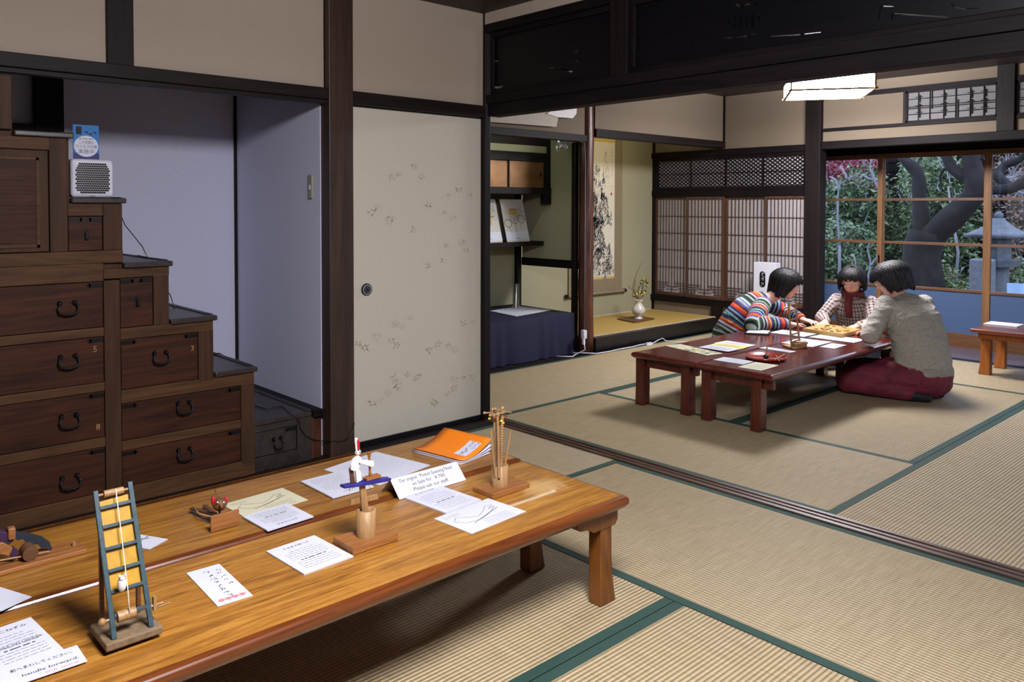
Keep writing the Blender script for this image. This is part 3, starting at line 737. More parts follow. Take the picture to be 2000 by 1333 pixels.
def drawer(y0, y1, z0, z1, hy=None, hz=None, hw=.05, pl=(0, 1), x=XF - .003, lock=False, m=M_CHEST, lb=None):
    g = .0025
    o = obj('drawer', B(x - .018, x, y0 + g, y1 - g, z0 + g, z1 - g), m, ch, bev=.0015, label=lb)
    if hy is not None and not lock: bail(o, hy, hz, hw, x)
    if lock:
        obj('lock_plate', MB().box(x, x + .003, hy - .008, hy + .008, hz - .022, hz + .02).box(x + .003, x + .012, hy - .006, hy + .004, hz - .018, hz + .012), M_IRON, o, bev=.001)
    if 0 in pl: corner(o, y0 + .004, z1 - .006, 1, min(.05, (y1 - y0) * .36), x=x)
    if 1 in pl: corner(o, y1 - .004, z1 - .006, -1, min(.05, (y1 - y0) * .36), x=x)
    return o
Lw = -2.62; hy = -2.172
d1 = drawer(Lw, -2.041, .734, .918, hy, .84, .062); d2 = drawer(Lw, -2.041, .514, .698, hy, .632, .062); d3 = drawer(Lw, -2.041, .293, .478, hy, .40, .062); d4 = drawer(Lw, -2.041, .07, .254, hy, .16, .062)
drawer(-1.98, -1.85, .722, .926, -1.912, .826, lock=True)
e1 = drawer(-1.98, -1.666, .47, .676, -1.824, .604, .056); drawer(-1.98, -1.477, .262, .416, -1.73, .378, .056); drawer(-1.98, -1.477, .072, .222, -1.73, .178, .056)
drawer(-1.414, -1.195, .066, .182, -1.294, .135, .04, x=-.024, m=M_TREAD, pl=(1,), lb='darker drawer of the lowest step')
drawer(-2.166, -2.04, 1.04, 1.178, -2.1, 1.105, lock=True)
for o, s, (px, py) in ((d2, '5', (186, 683)), (e1, '3', (376, 681)), (d3, '8', (192, 835))):
    c = P(px, py, 'x', XF); m = MB(); write(m, s, (XF - .0015, c.y, c.z), (0, 1, 0), (0, 0, 1), .034)
    obj('paper_numeral', m, M_TOY, o)
dr = obj('door', B(XF - .022, XF - .006, -2.62, -2.23, 1.043, 1.428), M_CHESTV, ch, bev=.002, label='panelled cupboard door at the left')
obj('door_panel', B(XF - .012, XF - .004, -2.6, -2.275, 1.075, 1.385), M_CHEST, dr, bev=.001)
obj('door_moulding', MB().box(XF - .008, XF - .001, -2.272, -2.262, 1.06, 1.4).box(XF - .008, XF - .001, -2.6, -2.262, 1.39, 1.4).box(XF - .008, XF - .001, -2.6, -2.262, 1.06, 1.07), M_CHESTF, dr)
# upright board and skirting at the low end
struct('trim_14', B(-.95, -.03, -1.105, -1.05, .19, .232), M_DARKX, .002)
struct('trim_14', B(-.06, -.03, -1.118, -1.06, 0, .2), M_LOG, .002)

# air purifier + sign on the 1.25 m tread
ap = thing('air_purifier', 'white square air purifier with round perforated grille on a chest step', 'air purifier', (-.06, -2.06, 1.25))
a = P(140, 382, 'x', -.02); b = P(222, 309, 'x', -.02)
yc, zc = (a.y + b.y) / 2, (a.z + b.z) / 2; hw, hh = (b.y - a.y) / 2, (b.z - a.z) / 2; zlo = 1.251; zhi = zlo + 2 * hh; zc = (zlo + zhi) / 2
obj('housing', B(-.1, -.024, yc - hw, yc + hw, zlo, zhi), M_WPLAS, ap, bev=.014, seg=4)
gr = MB().box(-.026, -.0225, yc - hw * .84, yc + hw * .84, zc - hh * .8, zc + hh * .8)
obj('grille_plate', gr, M_WPLAS, ap, bev=.001)
ho = MB(); n = 14
for i in range(n):
    for j in range(n + 1):
        yy = yc - hw * .76 + (j + (.5 if i % 2 else 0)) * hw * 1.52 / n; zz = zc - hh * .74 + i * hh * 1.48 / (n - 1)
        if yy > yc + hw * .79: continue
        if ((yy - yc) / hw) ** 4 + ((zz - zc) / hh) ** 4 > .45: continue
        ho.cyl((-.0225, yy, zz), (-.0221, yy, zz), .0046, .0046, 8)
obj('grille_holes', ho, M_BLACK, ap)
obj('latch', B(-.026, -.02, yc - .008, yc + .008, zlo + .002, zlo + .008), M_INKG, ap)
sg = MB(); a = P(143, 306, 'x', -.06); b = P(193, 246, 'x', -.06); Y0, Y1, Z0, Z1 = a.y, b.y, zhi - .004, b.z
sg.box(-.0625, -.06, Y0, Y1, Z0, Z1); xx = -.0596; W, Hh = Y1 - Y0, Z1 - Z0; cy = (Y0 + Y1) / 2
sg.m(2); rect(sg, (xx, cy, Z0 + Hh * .11), (0, 1, 0), (0, 0, 1), W, Hh * .2)
sg.m(1); cc = Vector((xx + .0002, cy, Z0 + Hh * .4)); k = 28
sg.add([cc + Vector((0, W * .47 * math.cos(6.2832 * i / k), Hh * .3 * math.sin(6.2832 * i / k))) for i in range(k)], [tuple(range(k))])
sg.m(3); rect(sg, (xx, cy - W * .28, Z0 + Hh * .84), (0, 1, 0), (0, 0, 1), W * .22, Hh * .22)
for q in range(3): rect(sg, (xx, cy + W * (.02 + .16 * q), Z0 + Hh * (.8 - .05 * (q % 2))), (0, 1, -.3), (0, .3, 1), W * .12, Hh * .04)
sg.m(2)
for s, dz, w in (('この空間の', .5, .56), ('ウイルス対策', .38, .82), ('実施中', .24, .6)): write(sg, s, (xx + .0005, cy, Z0 + Hh * dz), (0, 1, 0), (0, 0, 1), Hh * (.11 if dz != .24 else .14), width=W * w)
words(sg, (xx + .0005, cy, Z0 + Hh * .61), (0, 1, 0), (0, 0, 1), W * .6, .004)
obj('notice_card', sg, [M_BLUEP, M_PAPER, M_NAVY, M_INK], label='blue virus-countermeasure notice card standing on the air purifier', cat='sign')
cb = MB()
pts = [Vector((-.1, -2.0, 1.262)), Vector((-.3, -1.955, 1.262))] + [P(*q, 'x', -.5) for q in ((238, 425), (244, 440), (262, 462), (278, 482))] + [P(285, 497, 'z', .996), P(290, 505, 'z', .994), Vector((-.4, -1.782, .994)), Vector((-.4, -1.768, .985))]
pts += [P(333, 577, 'x', -.5), P(336, 588, 'x', -.5), P(341, 601, 'z', .748), Vector((-.45, -1.6, .748)), Vector((-.45, -1.582, .74)), Vector((-.45, -1.575, .5)), Vector((-.42, -1.5, .498)), Vector((-.40, -1.404, .498)), Vector((-.40, -1.392, .49)), Vector((-.38, -1.395, .25))]
pts += [P(px, py, 'z', .239) for px, py in ((498, 793), (522, 800), (535, 795), (552, 795), (570, 810), (583, 826))] + [Vector((-.014, -1.19, .22)), Vector((-.014, -1.18, .16)), Vector((-.014, -1.15, .12)), Vector((-.014, -1.12, .1)), Vector((-.026, -1.085, .085)), Vector((.0, -1.052, .08)), Vector((.033, -1.05, .085)), Vector((.033, -1.03, .085)), Vector((.033, -1.0, .075)), Vector((.033, -.96, .075)), Vector((.033, -.93, .10)), Vector((.033, -.915, .15))]
cb.tube(pts, .0022, 6)
obj('electric_cable', cb, M_BLACK, label='thin black cable running down the chest steps to the pillar', cat='cable')

# ================================================================== honey-coloured low tables in front
def low_table(x0, x1, y0, y1, zt, label, legs, mt, me, ml, group, th=.032, cham=True, bracket=True, lw=.05, name='low_table'):
    o = thing(name, label, 'low table', ((x0 + x1) / 2, (y0 + y1) / 2, 0), group)
    # top with moulded rim: profile swept round the outline
    prof = [(0.0, zt), (.014, zt - .004), (.02, zt - .012), (.018, zt - .026), (.006, zt - th), (-.03, zt - th)]
    def ring(i, z): 
        return [(x0 + .02 - i, y0 + .02 - i, z), (x1 - .02 + i, y0 + .02 - i, z), (x1 - .02 + i, y1 - .02 + i, z), (x0 + .02 - i, y1 - .02 + i, z)]
    t = MB(); R = [ring(i, z) for i, z in prof]; vs = sum(R, []); k = len(prof)
    t.add(vs, [(0, 1, 2, 3), tuple(reversed(range(4 * (k - 1), 4 * k)))])
    t.m(1).add(vs, [(4*i + j, 4*i + 4 + j, 4*i + 4 + (j+1) % 4, 4*i + (j+1) % 4) for i in range(k - 1) for j in range(4)])
    obj('tabletop', t, [mt, me], o, bev=.005, seg=3)
    ax0, ax1 = legs[0], legs[1]
    for yy in (y1 - .11, y0 + .11): 
        if bracket: obj('apron', B(ax0, ax1, yy - .018, yy + .018, zt - th - .055, zt - th), ml, o, bev=.003)
        else: ye = yy + (.03 if yy > (y0 + y1) / 2 else -.03); obj('apron', B(x0 + .03, x1 - .03, ye - .016, ye + .016, zt - th - .058, zt - th), ml, o, bev=.003)
    for lx in legs:
        for s, yy in ((1, y1 - .075), (-1, y0 + .075)):
            h = zt - th; m = MB(); a = lw / 2; rows = []
            fl = .022 if bracket else .004
            for zz, f in ((.0015, 1.0), (.04, .62), (.09, .25), (.15, .05), (h, 0)):
                yc2 = yy; rows += [(lx - a, yc2 - a, zz), (lx + a, yc2 - a, zz), (lx + a, yc2 + a + fl * f, zz), (lx - a, yc2 + a + fl * f, zz)] if s > 0 else [(lx - a, yc2 - a - fl * f, zz), (lx + a, yc2 - a - fl * f, zz), (lx + a, yc2 + a, zz), (lx - a, yc2 + a, zz)]
            fs = [(4*i + j, 4*i + (j+1) % 4, 4*i + 4 + (j+1) % 4, 4*i + 4 + j) for i in range(4) for j in range(4)] + [(3, 2, 1, 0), (16, 17, 18, 19)]
            m.add(rows, fs); lg = obj('leg', m, ml, o, bev=.003)
            if bracket:
                q = MB(); e = yy + s * .05; pr = [(e, h), (e, h - .035), (e - s * .012, h - .05), (yy - s * .06, h - .05), (yy - s * .085, h - .035), (yy - s * .12, h - .03), (yy - s * .13, h - .012), (yy - s * .13, h)]
                n = len(pr); vs = [(lx - a - .004, p[0], p[1]) for p in pr] + [(lx + a + .004, p[0], p[1]) for p in pr]
                q.add(vs, [tuple(range(n)), tuple(reversed(range(n, 2 * n)))] + [(i, i + n, (i + 1) % n + n, (i + 1) % n) for i in range(n)])
                obj('bracket', q, ml, lg, bev=.003)
    return o
low_table(1.41, 1.895, -2.92, -1.085, .33, 'honey-coloured low table nearest the camera, holding the ladder and rabbit toys', (1.53, 1.838), M_KEYAKI2, M_KEYAKIE, M_KLEG, 'low tables pushed together in the front room', .04)
low_table(.955, 1.405, -2.92, -1.075, .33, 'honey-coloured low table on the far side, holding the bird toy and orange booklet', (1.07, 1.345), M_KEYAKI, M_KEYAKIE, M_KLEG, 'low tables pushed together in the front room', .04)
low_table(.335, .803, .85, 2.655, .33, 'left red lacquer low table in the back room', (.372, .705), M_RED, M_RED, M_REDLEG, 'red lacquer tables in the back room', .036, bracket=False, lw=.062)
low_table(.807, 1.285, .845, 2.66, .33, 'right red lacquer low table in the back room, holding the red tray and small ladder', (.85, 1.165), M_RED, M_RED, M_REDLEG, 'red lacquer tables in the back room', .036, bracket=False, lw=.062)
# bench by the window
bn = thing('bench', 'small orange-brown bench by the window at the right edge', 'bench', (2.1, 3.63, 0))
obj('bench_top', B(1.44, 2.9, 3.33, 3.93, .318, .345), M_BENCHT, bn, bev=.008, seg=3)
obj('apron', MB().box(1.475, 2.86, 3.40, 3.43, .27, .318).box(1.475, 1.505, 3.43, 3.84, .27, .318).box(1.475, 2.86, 3.84, 3.87, .27, .318), M_BENCH, bn, bev=.002)
for lx in (1.505, 2.84):
    for ly in (3.49, 3.83):
        rows = []
        for zz, f in ((.0015, .014), (.05, .006), (.12, 0), (.3, 0)): rows += [(lx - .031 - f, ly - .031, zz), (lx + .031, ly - .031, zz), (lx + .031, ly + .031, zz), (lx - .031 - f, ly + .031, zz)]
        m = MB(); m.add(rows, [(4*i + j, 4*i + (j+1) % 4, 4*i + 4 + (j+1) % 4, 4*i + 4 + j) for i in range(3) for j in range(4)] + [(3, 2, 1, 0), (12, 13, 14, 15)])
        obj('leg', m, M_BENCH, bn, bev=.003)
for k, (px, py, w, lb) in enumerate(((1962, 635, .2, 'white booklet on the bench by the window'), (1990, 639, .16, 'pale booklet at the right end of the bench'))):
    c = P(px, py, 'z', .347); obj('booklet', B(c.x - .12, c.x + .1, c.y - .07 + .0, c.y + .1, .3455, .3535), M_PAPER if k == 0 else M_INKF, label=lb, cat='booklet', bev=.001) if k == 0 else obj('booklet', B(c.x + .06, c.x + .22, c.y - .1, c.y + .06, .3455, .351), M_INKF, label=lb, cat='booklet', bev=.001)

# ================================================================== ceiling lamps
def lamp(c, ang, s, z0, h, label, yl=None):
    o = thing('ceiling_lamp', label, 'ceiling lamp', (c[0], c[1], z0), 'box ceiling lamps')
    ux = Vector((math.cos(ang), math.sin(ang), 0)); uy = Vector((-ux.y, ux.x, 0)); Z = Vector((0, 0, 1)); c0 = Vector((c[0], c[1], z0))
    a, b = s
    obj('diffuser', MB().obox(c0 + Z * (h / 2 + .002), ux, uy, Z, a / 2 - .008, b / 2 - .008, h / 2 - .004), M_LAMP, o)
    f = MB(); r = .006
    for sx in (-1, 1):
        for sy in (-1, 1): f.obox(c0 + ux * sx * (a/2 - r) + uy * sy * (b/2 - r) + Z * h / 2, ux, uy, Z, r, r, h / 2)
        f.obox(c0 + ux * sx * (a/2 - r), ux, uy, Z, r, b / 2 + .012, r); f.obox(c0 + uy * sx * (b/2 - r), ux, uy, Z, a / 2 + .012, r, r)
        f.obox(c0 + ux * sx * (a/2 - r) + Z * h, ux, uy, Z, r, b / 2, r); f.obox(c0 + uy * sx * (b/2 - r) + Z * h, ux, uy, Z, a / 2, r, r)
    obj('frame', f, M_TOY, o)
    obj('mount', MB().obox(c0 + Z * (h + (2.3 - z0 - h) / 2), ux, uy, Z, .1, .1, (2.3 - z0 - h) / 2), M_DARK, o)
z0 = 2.06; q = [P(*p, 'z', z0) for p in ((1549, 176), (1712, 171), (1680, 193), (1528, 194))]
cc = sum(q, Vector()) / 4; u = q[1] - q[0]
lamp((cc.x, cc.y), math.atan2(u.y, u.x), (((q[1]-q[0]).length + (q[2]-q[3]).length) / 2, ((q[3]-q[0]).length + (q[2]-q[1]).length) / 2), z0, .105, 'bright white box lamp hanging from the back room ceiling')
lamp((2.95, -2.15), .0, (.6, .6), 2.05, .2, 'box ceiling lamp of the front room, above the honey-coloured tables')
# hidden picture lights of the alcoves
al = thing('alcove_lamp', 'warm strip lamp behind the lintel above the hanging scroll', 'lamp', (XT - .1, 2.9, 1.86))
obj('tube', MB().cyl((XT - .13, 2.5, 1.9), (XT - .13, 3.4, 1.9), .012, n=10), M_TUBE, al); obj('holder', B(XT - .16, XT - .1, 2.45, 3.45, 1.915, 1.935), M_DARKY, al)
obj('holder_bracket', MB().box(XT - .1, XT - .07, 2.45, 2.48, 1.88, 1.935).box(XT - .1, XT - .07, 3.42, 3.45, 1.88, 1.935), M_DARKY, al)
# ================================================================== back room: shelf alcove
cab = thing('wall_cabinet', 'dark hanging cabinet with two aged gold sliding doors high in the shelf alcove', 'wall cabinet', (-1.67, 1.0, 1.32))
X0 = -1.47; Yl, Yr = .05, 1.985
m = MB().box(X0 - .03, X0, Yl, Yr, 1.735, 1.80).box(X0 - .03, X0, Yl, Yr, 1.60, 1.675).box(X0 - .03, X0 + .01, Yl, Yr, 1.322, 1.378).box(XB + .01, X0 - .03, Yl, Yr, 1.322, 1.34)
m.box(X0 - .03, X0, 1.925, Yr, 1.378, 1.60).box(X0 - .03, X0, 1.945, Yr, 1.675, 1.735)
obj('frame', m, M_DARKY, cab, bev=.003)
obj('end_board', MB().box(X0 - .06, X0 + .012, 1.92, 1.982, 1.234, 1.322), M_DARK, cab, bev=.004)
obj('plaster_strip', B(X0 - .02, X0 - .012, Yl, 1.945, 1.675, 1.735), M_PLASTER2, cab)
for ya, yb, xx in ((1.505, 1.925, X0 - .016), (1.10, 1.512, X0 - .026), (.6, 1.10, X0 - .016)):
    dd = obj('gold_door', B(xx - .006, xx, ya, yb, 1.378, 1.60), M_GOLDLEAF, cab)
    obj('door_rim', MB().box(xx, xx + .003, ya, ya + .01, 1.378, 1.6).box(xx, xx + .003, yb - .01, yb, 1.378, 1.6), M_DARK, dd)
    if ya > 1.4:
        c = P(1056, 342, 'x', xx); k = MB(); k.add([(xx + .001, c.y, c.z + .028), (xx + .001, c.y + .016, c.z), (xx + .001, c.y, c.z - .028), (xx + .001, c.y - .016, c.z)], [(0, 1, 2, 3)])
        obj('diamond_pull', k, M_BLACK, dd)
obj('alcove_shelf', B(XB, -1.535, .05, 1.97, .877, .915), M_DARKY, label='dark wall shelf in the alcove carrying two leaning pictures', cat='shelf', bev=.003)
struct('trim_15', B(-1.87, -1.82, .05, 1.97, .0, .03), M_DARKY)
def poster(pxs, lb, draw):
    bl, br = P(*pxs[3], 'z', .9165), P(*pxs[2], 'z', .9165)
    bx = -1.575; y0, y1 = P(*pxs[3], 'x', bx).y, P(*pxs[2], 'x', bx).y
    h = .375; lean = .10; top = Vector((bx - lean, 0, .9165 + math.sqrt(h * h - lean * lean)))
    uz = Vector((-lean, 0, top.z - .9165)).normalized(); uy = Vector((0, 1, 0)); n = uy.cross(uz); n = n if n.x > 0 else -n
    c = Vector((bx, (y0 + y1) / 2, .9165)) + uz * h / 2; w = y1 - y0
    mb = MB(); mb.obox(c - n * .003, uy, uz, n, w / 2, h / 2, .003); T = c + n * .0006
    mb.m(1); rect(mb, T - uz * h * .36, uy, uz, w, h * .26 if False else h * .2); mb.m(2)
    T = T + n * .0005
    for k in range(4): 
        for r in range(4): scrib(mb, T + uy * w * (.36 - .07 * k) + uz * h * (.36 - .05 * r - .03 * k), uy, uz, .016)
    for k in range(3):
        for r in range(5): scrib(mb, T - uy * w * (.36 - .07 * k) + uz * h * (.38 - .05 * r), uy, uz, .014)
    words(mb, T - uz * h * .42, uy, uz, w * .2, .006)
    draw(mb, T, uy, uz, w, h, n)
    return obj('picture_board', mb, [plain('picture_ground', rgb(196, 192, 184), .7), M_PAPER, M_INK, M_GOLD], label=lb, cat='picture', group='pictures on the alcove shelf')
def loop(mb, c, ux, uz, rx, rz, n, w=.0045, k=24, a0=0, a1=6.2832):
    pts = [c + ux * rx * math.cos(a0 + (a1 - a0) * i / k) + uz * rz * math.sin(a0 + (a1 - a0) * i / k) for i in range(k + 1)]
    for p, q in zip(pts[:-1], pts[1:]): line2(mb, p, q, w, n)
def dr1(mb, T, ux, uz, w, h, n):
    f = T + uz * h * .06 - ux * w * .02; mb.m(3); hat = f + uz * h * .135; rect(mb, hat + n * .0002, ux, uz, w * .38, h * .13)
    mb.m(2); loop(mb, f, ux, uz, w * .18, h * .13, n, a0=math.pi * .98, a1=math.pi * 2.02); loop(mb, hat + uz * h * .055, ux, uz, w * .18, h * .02, n); line2(mb, hat - ux * w * .18 + uz * h * .05, hat - ux * w * .18 - uz * h * .055, .003, n); line2(mb, hat + ux * w * .18 + uz * h * .05, hat + ux * w * .18 - uz * h * .055, .003, n); line2(mb, hat - ux * w * .18 - uz * h * .055, hat + ux * w * .18 - uz * h * .055, .003, n)
    for s in (-1, 1): line2(mb, f + ux * w * .07 * s + uz * h * .02, f + ux * w * .12 * s + uz * h * .03, .004, n)
    line2(mb, f, f - uz * h * .03, .003, n); line2(mb, f - ux * w * .05 - uz * h * .07, f + ux * w * .05 - uz * h * .07, .004, n)
    for s, dz in ((-1, -.13), (1, -.03)):
        g = f + ux * w * .3 * s + uz * h * dz; loop(mb, g, ux, uz, w * .15, h * .09, n); line2(mb, g - uz * h * .09, g - uz * h * .22 - ux * w * .1 * s, .003, n)
    line2(mb, f - uz * h * .13, f - uz * h * .36, .003, n)
def dr2(mb, T, ux, uz, w, h, n):
    c = T + ux * w * .05; mb.m(3)
    mb.add([c + ux * w * -.3 + uz * h * .02, c + ux * w * .15 + uz * h * .12, c + ux * w * .3 + uz * h * .1, c - ux * w * .1 - uz * h * .02], [(0, 1, 2, 3)])
    mb.add([c + ux * w * -.1 - uz * h * .02, c + ux * w * .15 + uz * h * .03, c + ux * w * .12 - uz * h * .1, c - ux * w * .2 - uz * h * .17], [(0, 1, 2, 3)])
    mb.m(2); line2(mb, c + ux * w * -.3 + uz * h * .02, c + ux * w * .3 + uz * h * .1, .004, n)
poster([(976, 387), (1019, 387), (1035, 476), (991, 478)], 'picture of a face in a yellow cap, leaning on the alcove shelf', dr1)
poster([(920, 388), (968, 387), (982, 477), (934, 480)], 'picture with a yellow box shape, half hidden by the corner post', dr2)
# navy cloth table
ct = thing('covered_table', 'low table hidden under a navy cloth in the shelf alcove', 'table', (-1.45, 1.0, 0))
obj('board', B(-1.84, -1.1, .12, 1.86, .27, .332), M_DARKY, ct)
sk = MB(); pts = []; n = 60
def edge(s):  # outline of the cloth: front then right side then back
    L = [(-1.86, .1), (-1.085, .1), (-1.085, 1.875), (-1.70, 1.915), (-1.86, 1.915)]
    d = [math.dist(L[i], L[i+1]) for i in range(4)]; t = s * sum(d)
    for i in range(4):
        if t <= d[i] or i == 3: k = min(1, t / d[i]); return (L[i][0] + (L[i+1][0] - L[i][0]) * k, L[i][1] + (L[i+1][1] - L[i][1]) * k, i)
        t -= d[i]
N = 120; rowsz = [.338, .33, .26, .17, .08, .004]
for ri, z in enumerate(rowsz):
    for i in range(N + 1):
        x, y, sd = edge(i / N); a = .0 if ri < 1 else (.004 + .003 * ri) * math.sin(i * .9 + math.sin(i * .31) * 3) * (ri / 5)
        o = .008 * (ri / 5); 
        nx, ny = ((0, -1), (1, 0), (0, 1), (0, 1))[sd]; pts.append((x + nx * (a + o), y + ny * (a + o), z))
fs = [(r * (N+1) + i, r * (N+1) + i + 1, (r+1) * (N+1) + i + 1, (r+1) * (N+1) + i) for r in range(len(rowsz) - 1) for i in range(N)]
sk.add(pts, fs, True); sk.add([(-1.86, .1, .34), (-1.085, .1, .338), (-1.085, 1.875, .338), (-1.70, 1.915, .338), (-1.86, 1.915, .338)], [(0, 1, 2, 3, 4)])
obj('navy_cloth', sk, M_CLOTH, ct)
q = [P(*p, 'z', .342) for p in ((957, 608), (1008, 618.7), (1076, 606.5), (1012, 599.5))]
bd = MB(); bd.slab(q, (0, 0, 1), .003); c = P(1008, 603, 'z', .346); bd.m(1)
for r in (.05, .075, .1, .13):
    loop(bd, Vector((c.x, c.y, .3458)) + Vector((.03, -.01, 0)), Vector((0, 1, 0)), Vector((1, 0, 0)), r * 1.2, r, Vector((0, 0, 1)), .004, 24, U(0, 1), U(4, 6))
obj('picture_card', bd, [M_PAPER, M_INK], label='white card with curved black drawing under the mirror cylinder on the navy cloth', cat='picture card')
cy = P(1008, 600, 'z', .346)
obj('mirror_cylinder', MB().lathe((cy.x, cy.y, .346), [(.034, 0), (.034, .006), (.026, .01), (.026, .2), (.024, .2), (.024, .19), (0, .19)], 28), M_STEEL, label='upright polished metal cylinder on the navy cloth', cat='mirror cylinder')
# ------------------------------------------------ post, scroll, vase
lg = MB(); pts = []; n = 20
for i in range(13):
    z = i * .195; r = .064 + .003 * math.sin(i * 1.7)
    pts.append((-1.045 + .002 * math.sin(i), 1.974 + .003 * math.cos(i * 1.3), min(z, 2.31)))
lg.tube(pts, [.066, .064, .062, .063, .061, .062, .06, .061, .059, .06, .059, .058, .058], n)
q = struct('trim_16', lg, M_LOG)
hs = thing('hanging_scroll', 'tall hanging scroll with black ink mountain landscape on the alcove back wall', 'hanging scroll', (-1.85, 3.0, .35))
XS = -1.852
obj('mount', B(XS - .006, XS - .003, 2.63, 3.425, .36, 2.1), M_FAB, hs)
obj('brocade_band', B(XS - .003, XS - .002, 2.70, 3.305, 1.86, 1.92), M_FABY, hs); obj('brocade_band', B(XS - .003, XS - .002, 2.70, 3.305, .492, .515), M_FABY, hs)
pp = MB(); pp.box(XS - .003, XS - .001, 2.71, 3.30, .515, 1.86); pp.m(1)
def stroke(y, z, a, l, w, m=1):
    d = Vector((0, math.cos(a), math.sin(a))); nx = Vector((0, -d.z, d.y)) * w; s = Vector((XS - .0004, y, z)); pp.m(m)
    if s.y < 2.715 or s.y > 3.29 or s.z < .53 or s.z > 1.84: return
    pp.add([s - d * l / 2, s + nx + d * .0, s + d * l / 2, s - nx], [(0, 1, 2, 3)])
for _ in range(160):
    pp.m(3)
    cy0, z0_ = random.choice([(3.02, 1.45), (2.98, 1.15), (3.14, 1.15), (3.0, .92), (3.1, .66), (2.85, .9)]); s_ = Vector((XS - .0007, cy0 + U(-.13, .13), z0_ + U(-.16, .16)))
    if 2.74 < s_.y < 3.26: pp.add([s_ + Vector((0, U(-.03, .0), U(-.05, 0))), s_ + Vector((0, U(.0, .03), U(-.04, 0))), s_ + Vector((0, U(0, .02), U(0, .05)))], [(0, 1, 2)])
def mountain(cy_, base, top, hw, n_, w, mi=1):
    for _ in range(n_):
        t = rnd(); z = base + (top - base) * t; ww = hw * (1 - t) ** .7; side = U(-1, 1); y = cy_ + ww * side
        stroke(y, z, math.pi / 2 + side * -.5 + U(-.5, .5), U(.015, .05), U(.25, .7) * w, mi)
for c_, b_, t_, h_, k_, w_ in ((3.02, 1.32, 1.62, .12, 90, .004), (3.16, 1.4, 1.78, .07, 50, .003), (2.98, .98, 1.36, .16, 260, .007), (3.14, 1.02, 1.34, .12, 160, .006), (3.0, .78, 1.12, .2, 360, .008), (3.06, .53, .8, .26, 330, .006), (3.22, .56, .84, .08, 90, .005), (2.8, .55, 1.3, .1, 240, .007)):
    mountain(c_, b_, t_, h_, int(k_ * 1.5), w_)
for k in range(8):
    z = .6 + k * .028; 
    for yy in (3.225, 3.18): stroke(yy, z, .1, .07 - k * .006, .003)
for k in range(9): pp.m(1); scrib(pp, (XS - .0004, 3.255, 1.79 - k * .032), (0, 1, 0), (0, 0, 1), .02)
for k in range(2): scrib(pp, (XS - .0004, 3.25, 1.42 - k * .03), (0, 1, 0), (0, 0, 1), .018)
pp.m(2); rect(pp, (XS - .0004, 3.25, 1.345), (0, 1, 0), (0, 0, 1), .022, .026)
obj('painting', pp, [M_SCRP, M_INK, M_REDP, M_INKG], hs)
obj('roller', MB().cyl((XS + .01, 2.6, .355), (XS + .01, 3.44, .355), .016, n=14), M_FAB, hs)
for yy in (2.575, 3.44): obj('roller_knob', MB().cyl((XS + .01, yy, .355), (XS + .01, yy + .028, .355), .02, n=14), M_BLACK, hs)
q = [P(*p, 'z', .124) for p in ((1205, 624), (1240, 631), (1279, 623.5), (1245, 618))]
vb = MB(); vb.slab(q, (0, 0, 1), .008); obj('flower_board', vb, M_TOYD, label='thin dark board under the white vase in the alcove', cat='board', bev=.002)
vc = P(1247, 622.5, 'z', .133)
va = thing('flower_vase', 'white crackled vase with yellow flowers and bare curved twigs', 'vase', (vc.x, vc.y, .133))
obj('vase', MB().lathe((vc.x, vc.y, .133), [(.042, 0), (.042, .007), (.026, .016), (.028, .025), (.056, .05), (.068, .078), (.062, .105), (.038, .135), (.03, .152), (.036, .17), (.05, .18), (.045, .18), (.032, .168), (.0, .165)], 32), M_CERAM, va)
tw = MB(); b0 = Vector((vc.x, vc.y, .34))
def toP(px, py): return P(px, py, 'x', vc.x)
for pth in ([(1246, 585), (1238, 572), (1236, 560), (1241, 540), (1247, 525), (1255, 511)], [(1246, 585), (1235, 578), (1237, 567), (1230, 563), (1228, 558)], [(1247, 585), (1239, 570), (1241, 548), (1238, 545)]):
    pts = [toP(*p) for p in pth]; tw.tube(pts, [.003] * (len(pts) - 1) + [.0012], 6)
for pth in ([(1248, 585), (1254, 570), (1257, 555), (1260, 543)], [(1247, 585), (1246, 572), (1244, 565)], [(1250, 585), (1256, 578), (1262, 566)]):
    tw.tube([toP(*p) for p in pth], .0025, 6)
obj('stem', tw, M_TOYD, va)
lf = MB()
for _ in range(70):
    t = rnd(); c = toP(1246 + 14 * t + U(-8, 8) * (1 - t * .6), 580 - 34 * t + U(-4, 4)) + Vector((U(-.03, .03), 0, 0)); a = U(0, 6.28); b = U(-1, 1); d = Vector((math.cos(a), math.sin(a), b)).normalized(); s = d.orthogonal().normalized() * .007
    lf.add([c, c + d * .014 + s, c + d * .032, c + d * .014 - s], [(0, 1, 2, 3)])
obj('leaves', lf, M_GREEN, va)
for px, py in ((1259, 546), (1262, 549), (1257, 543), (1258, 572), (1243, 574), (1249, 570), (1264, 559), (1253, 577)):
    c = toP(px, py); fl = MB()
    for k in range(5):
        a = k * 1.2566; d = Vector((.3, math.cos(a), math.sin(a))).normalized(); s = d.cross(Vector((1, 0, 0))).normalized() * .006; fl.add([c, c + d * .009 + s, c + d * .016, c + d * .009 - s], [(0, 1, 2, 3)])
    obj('flower', fl, M_YFLOWER, va)
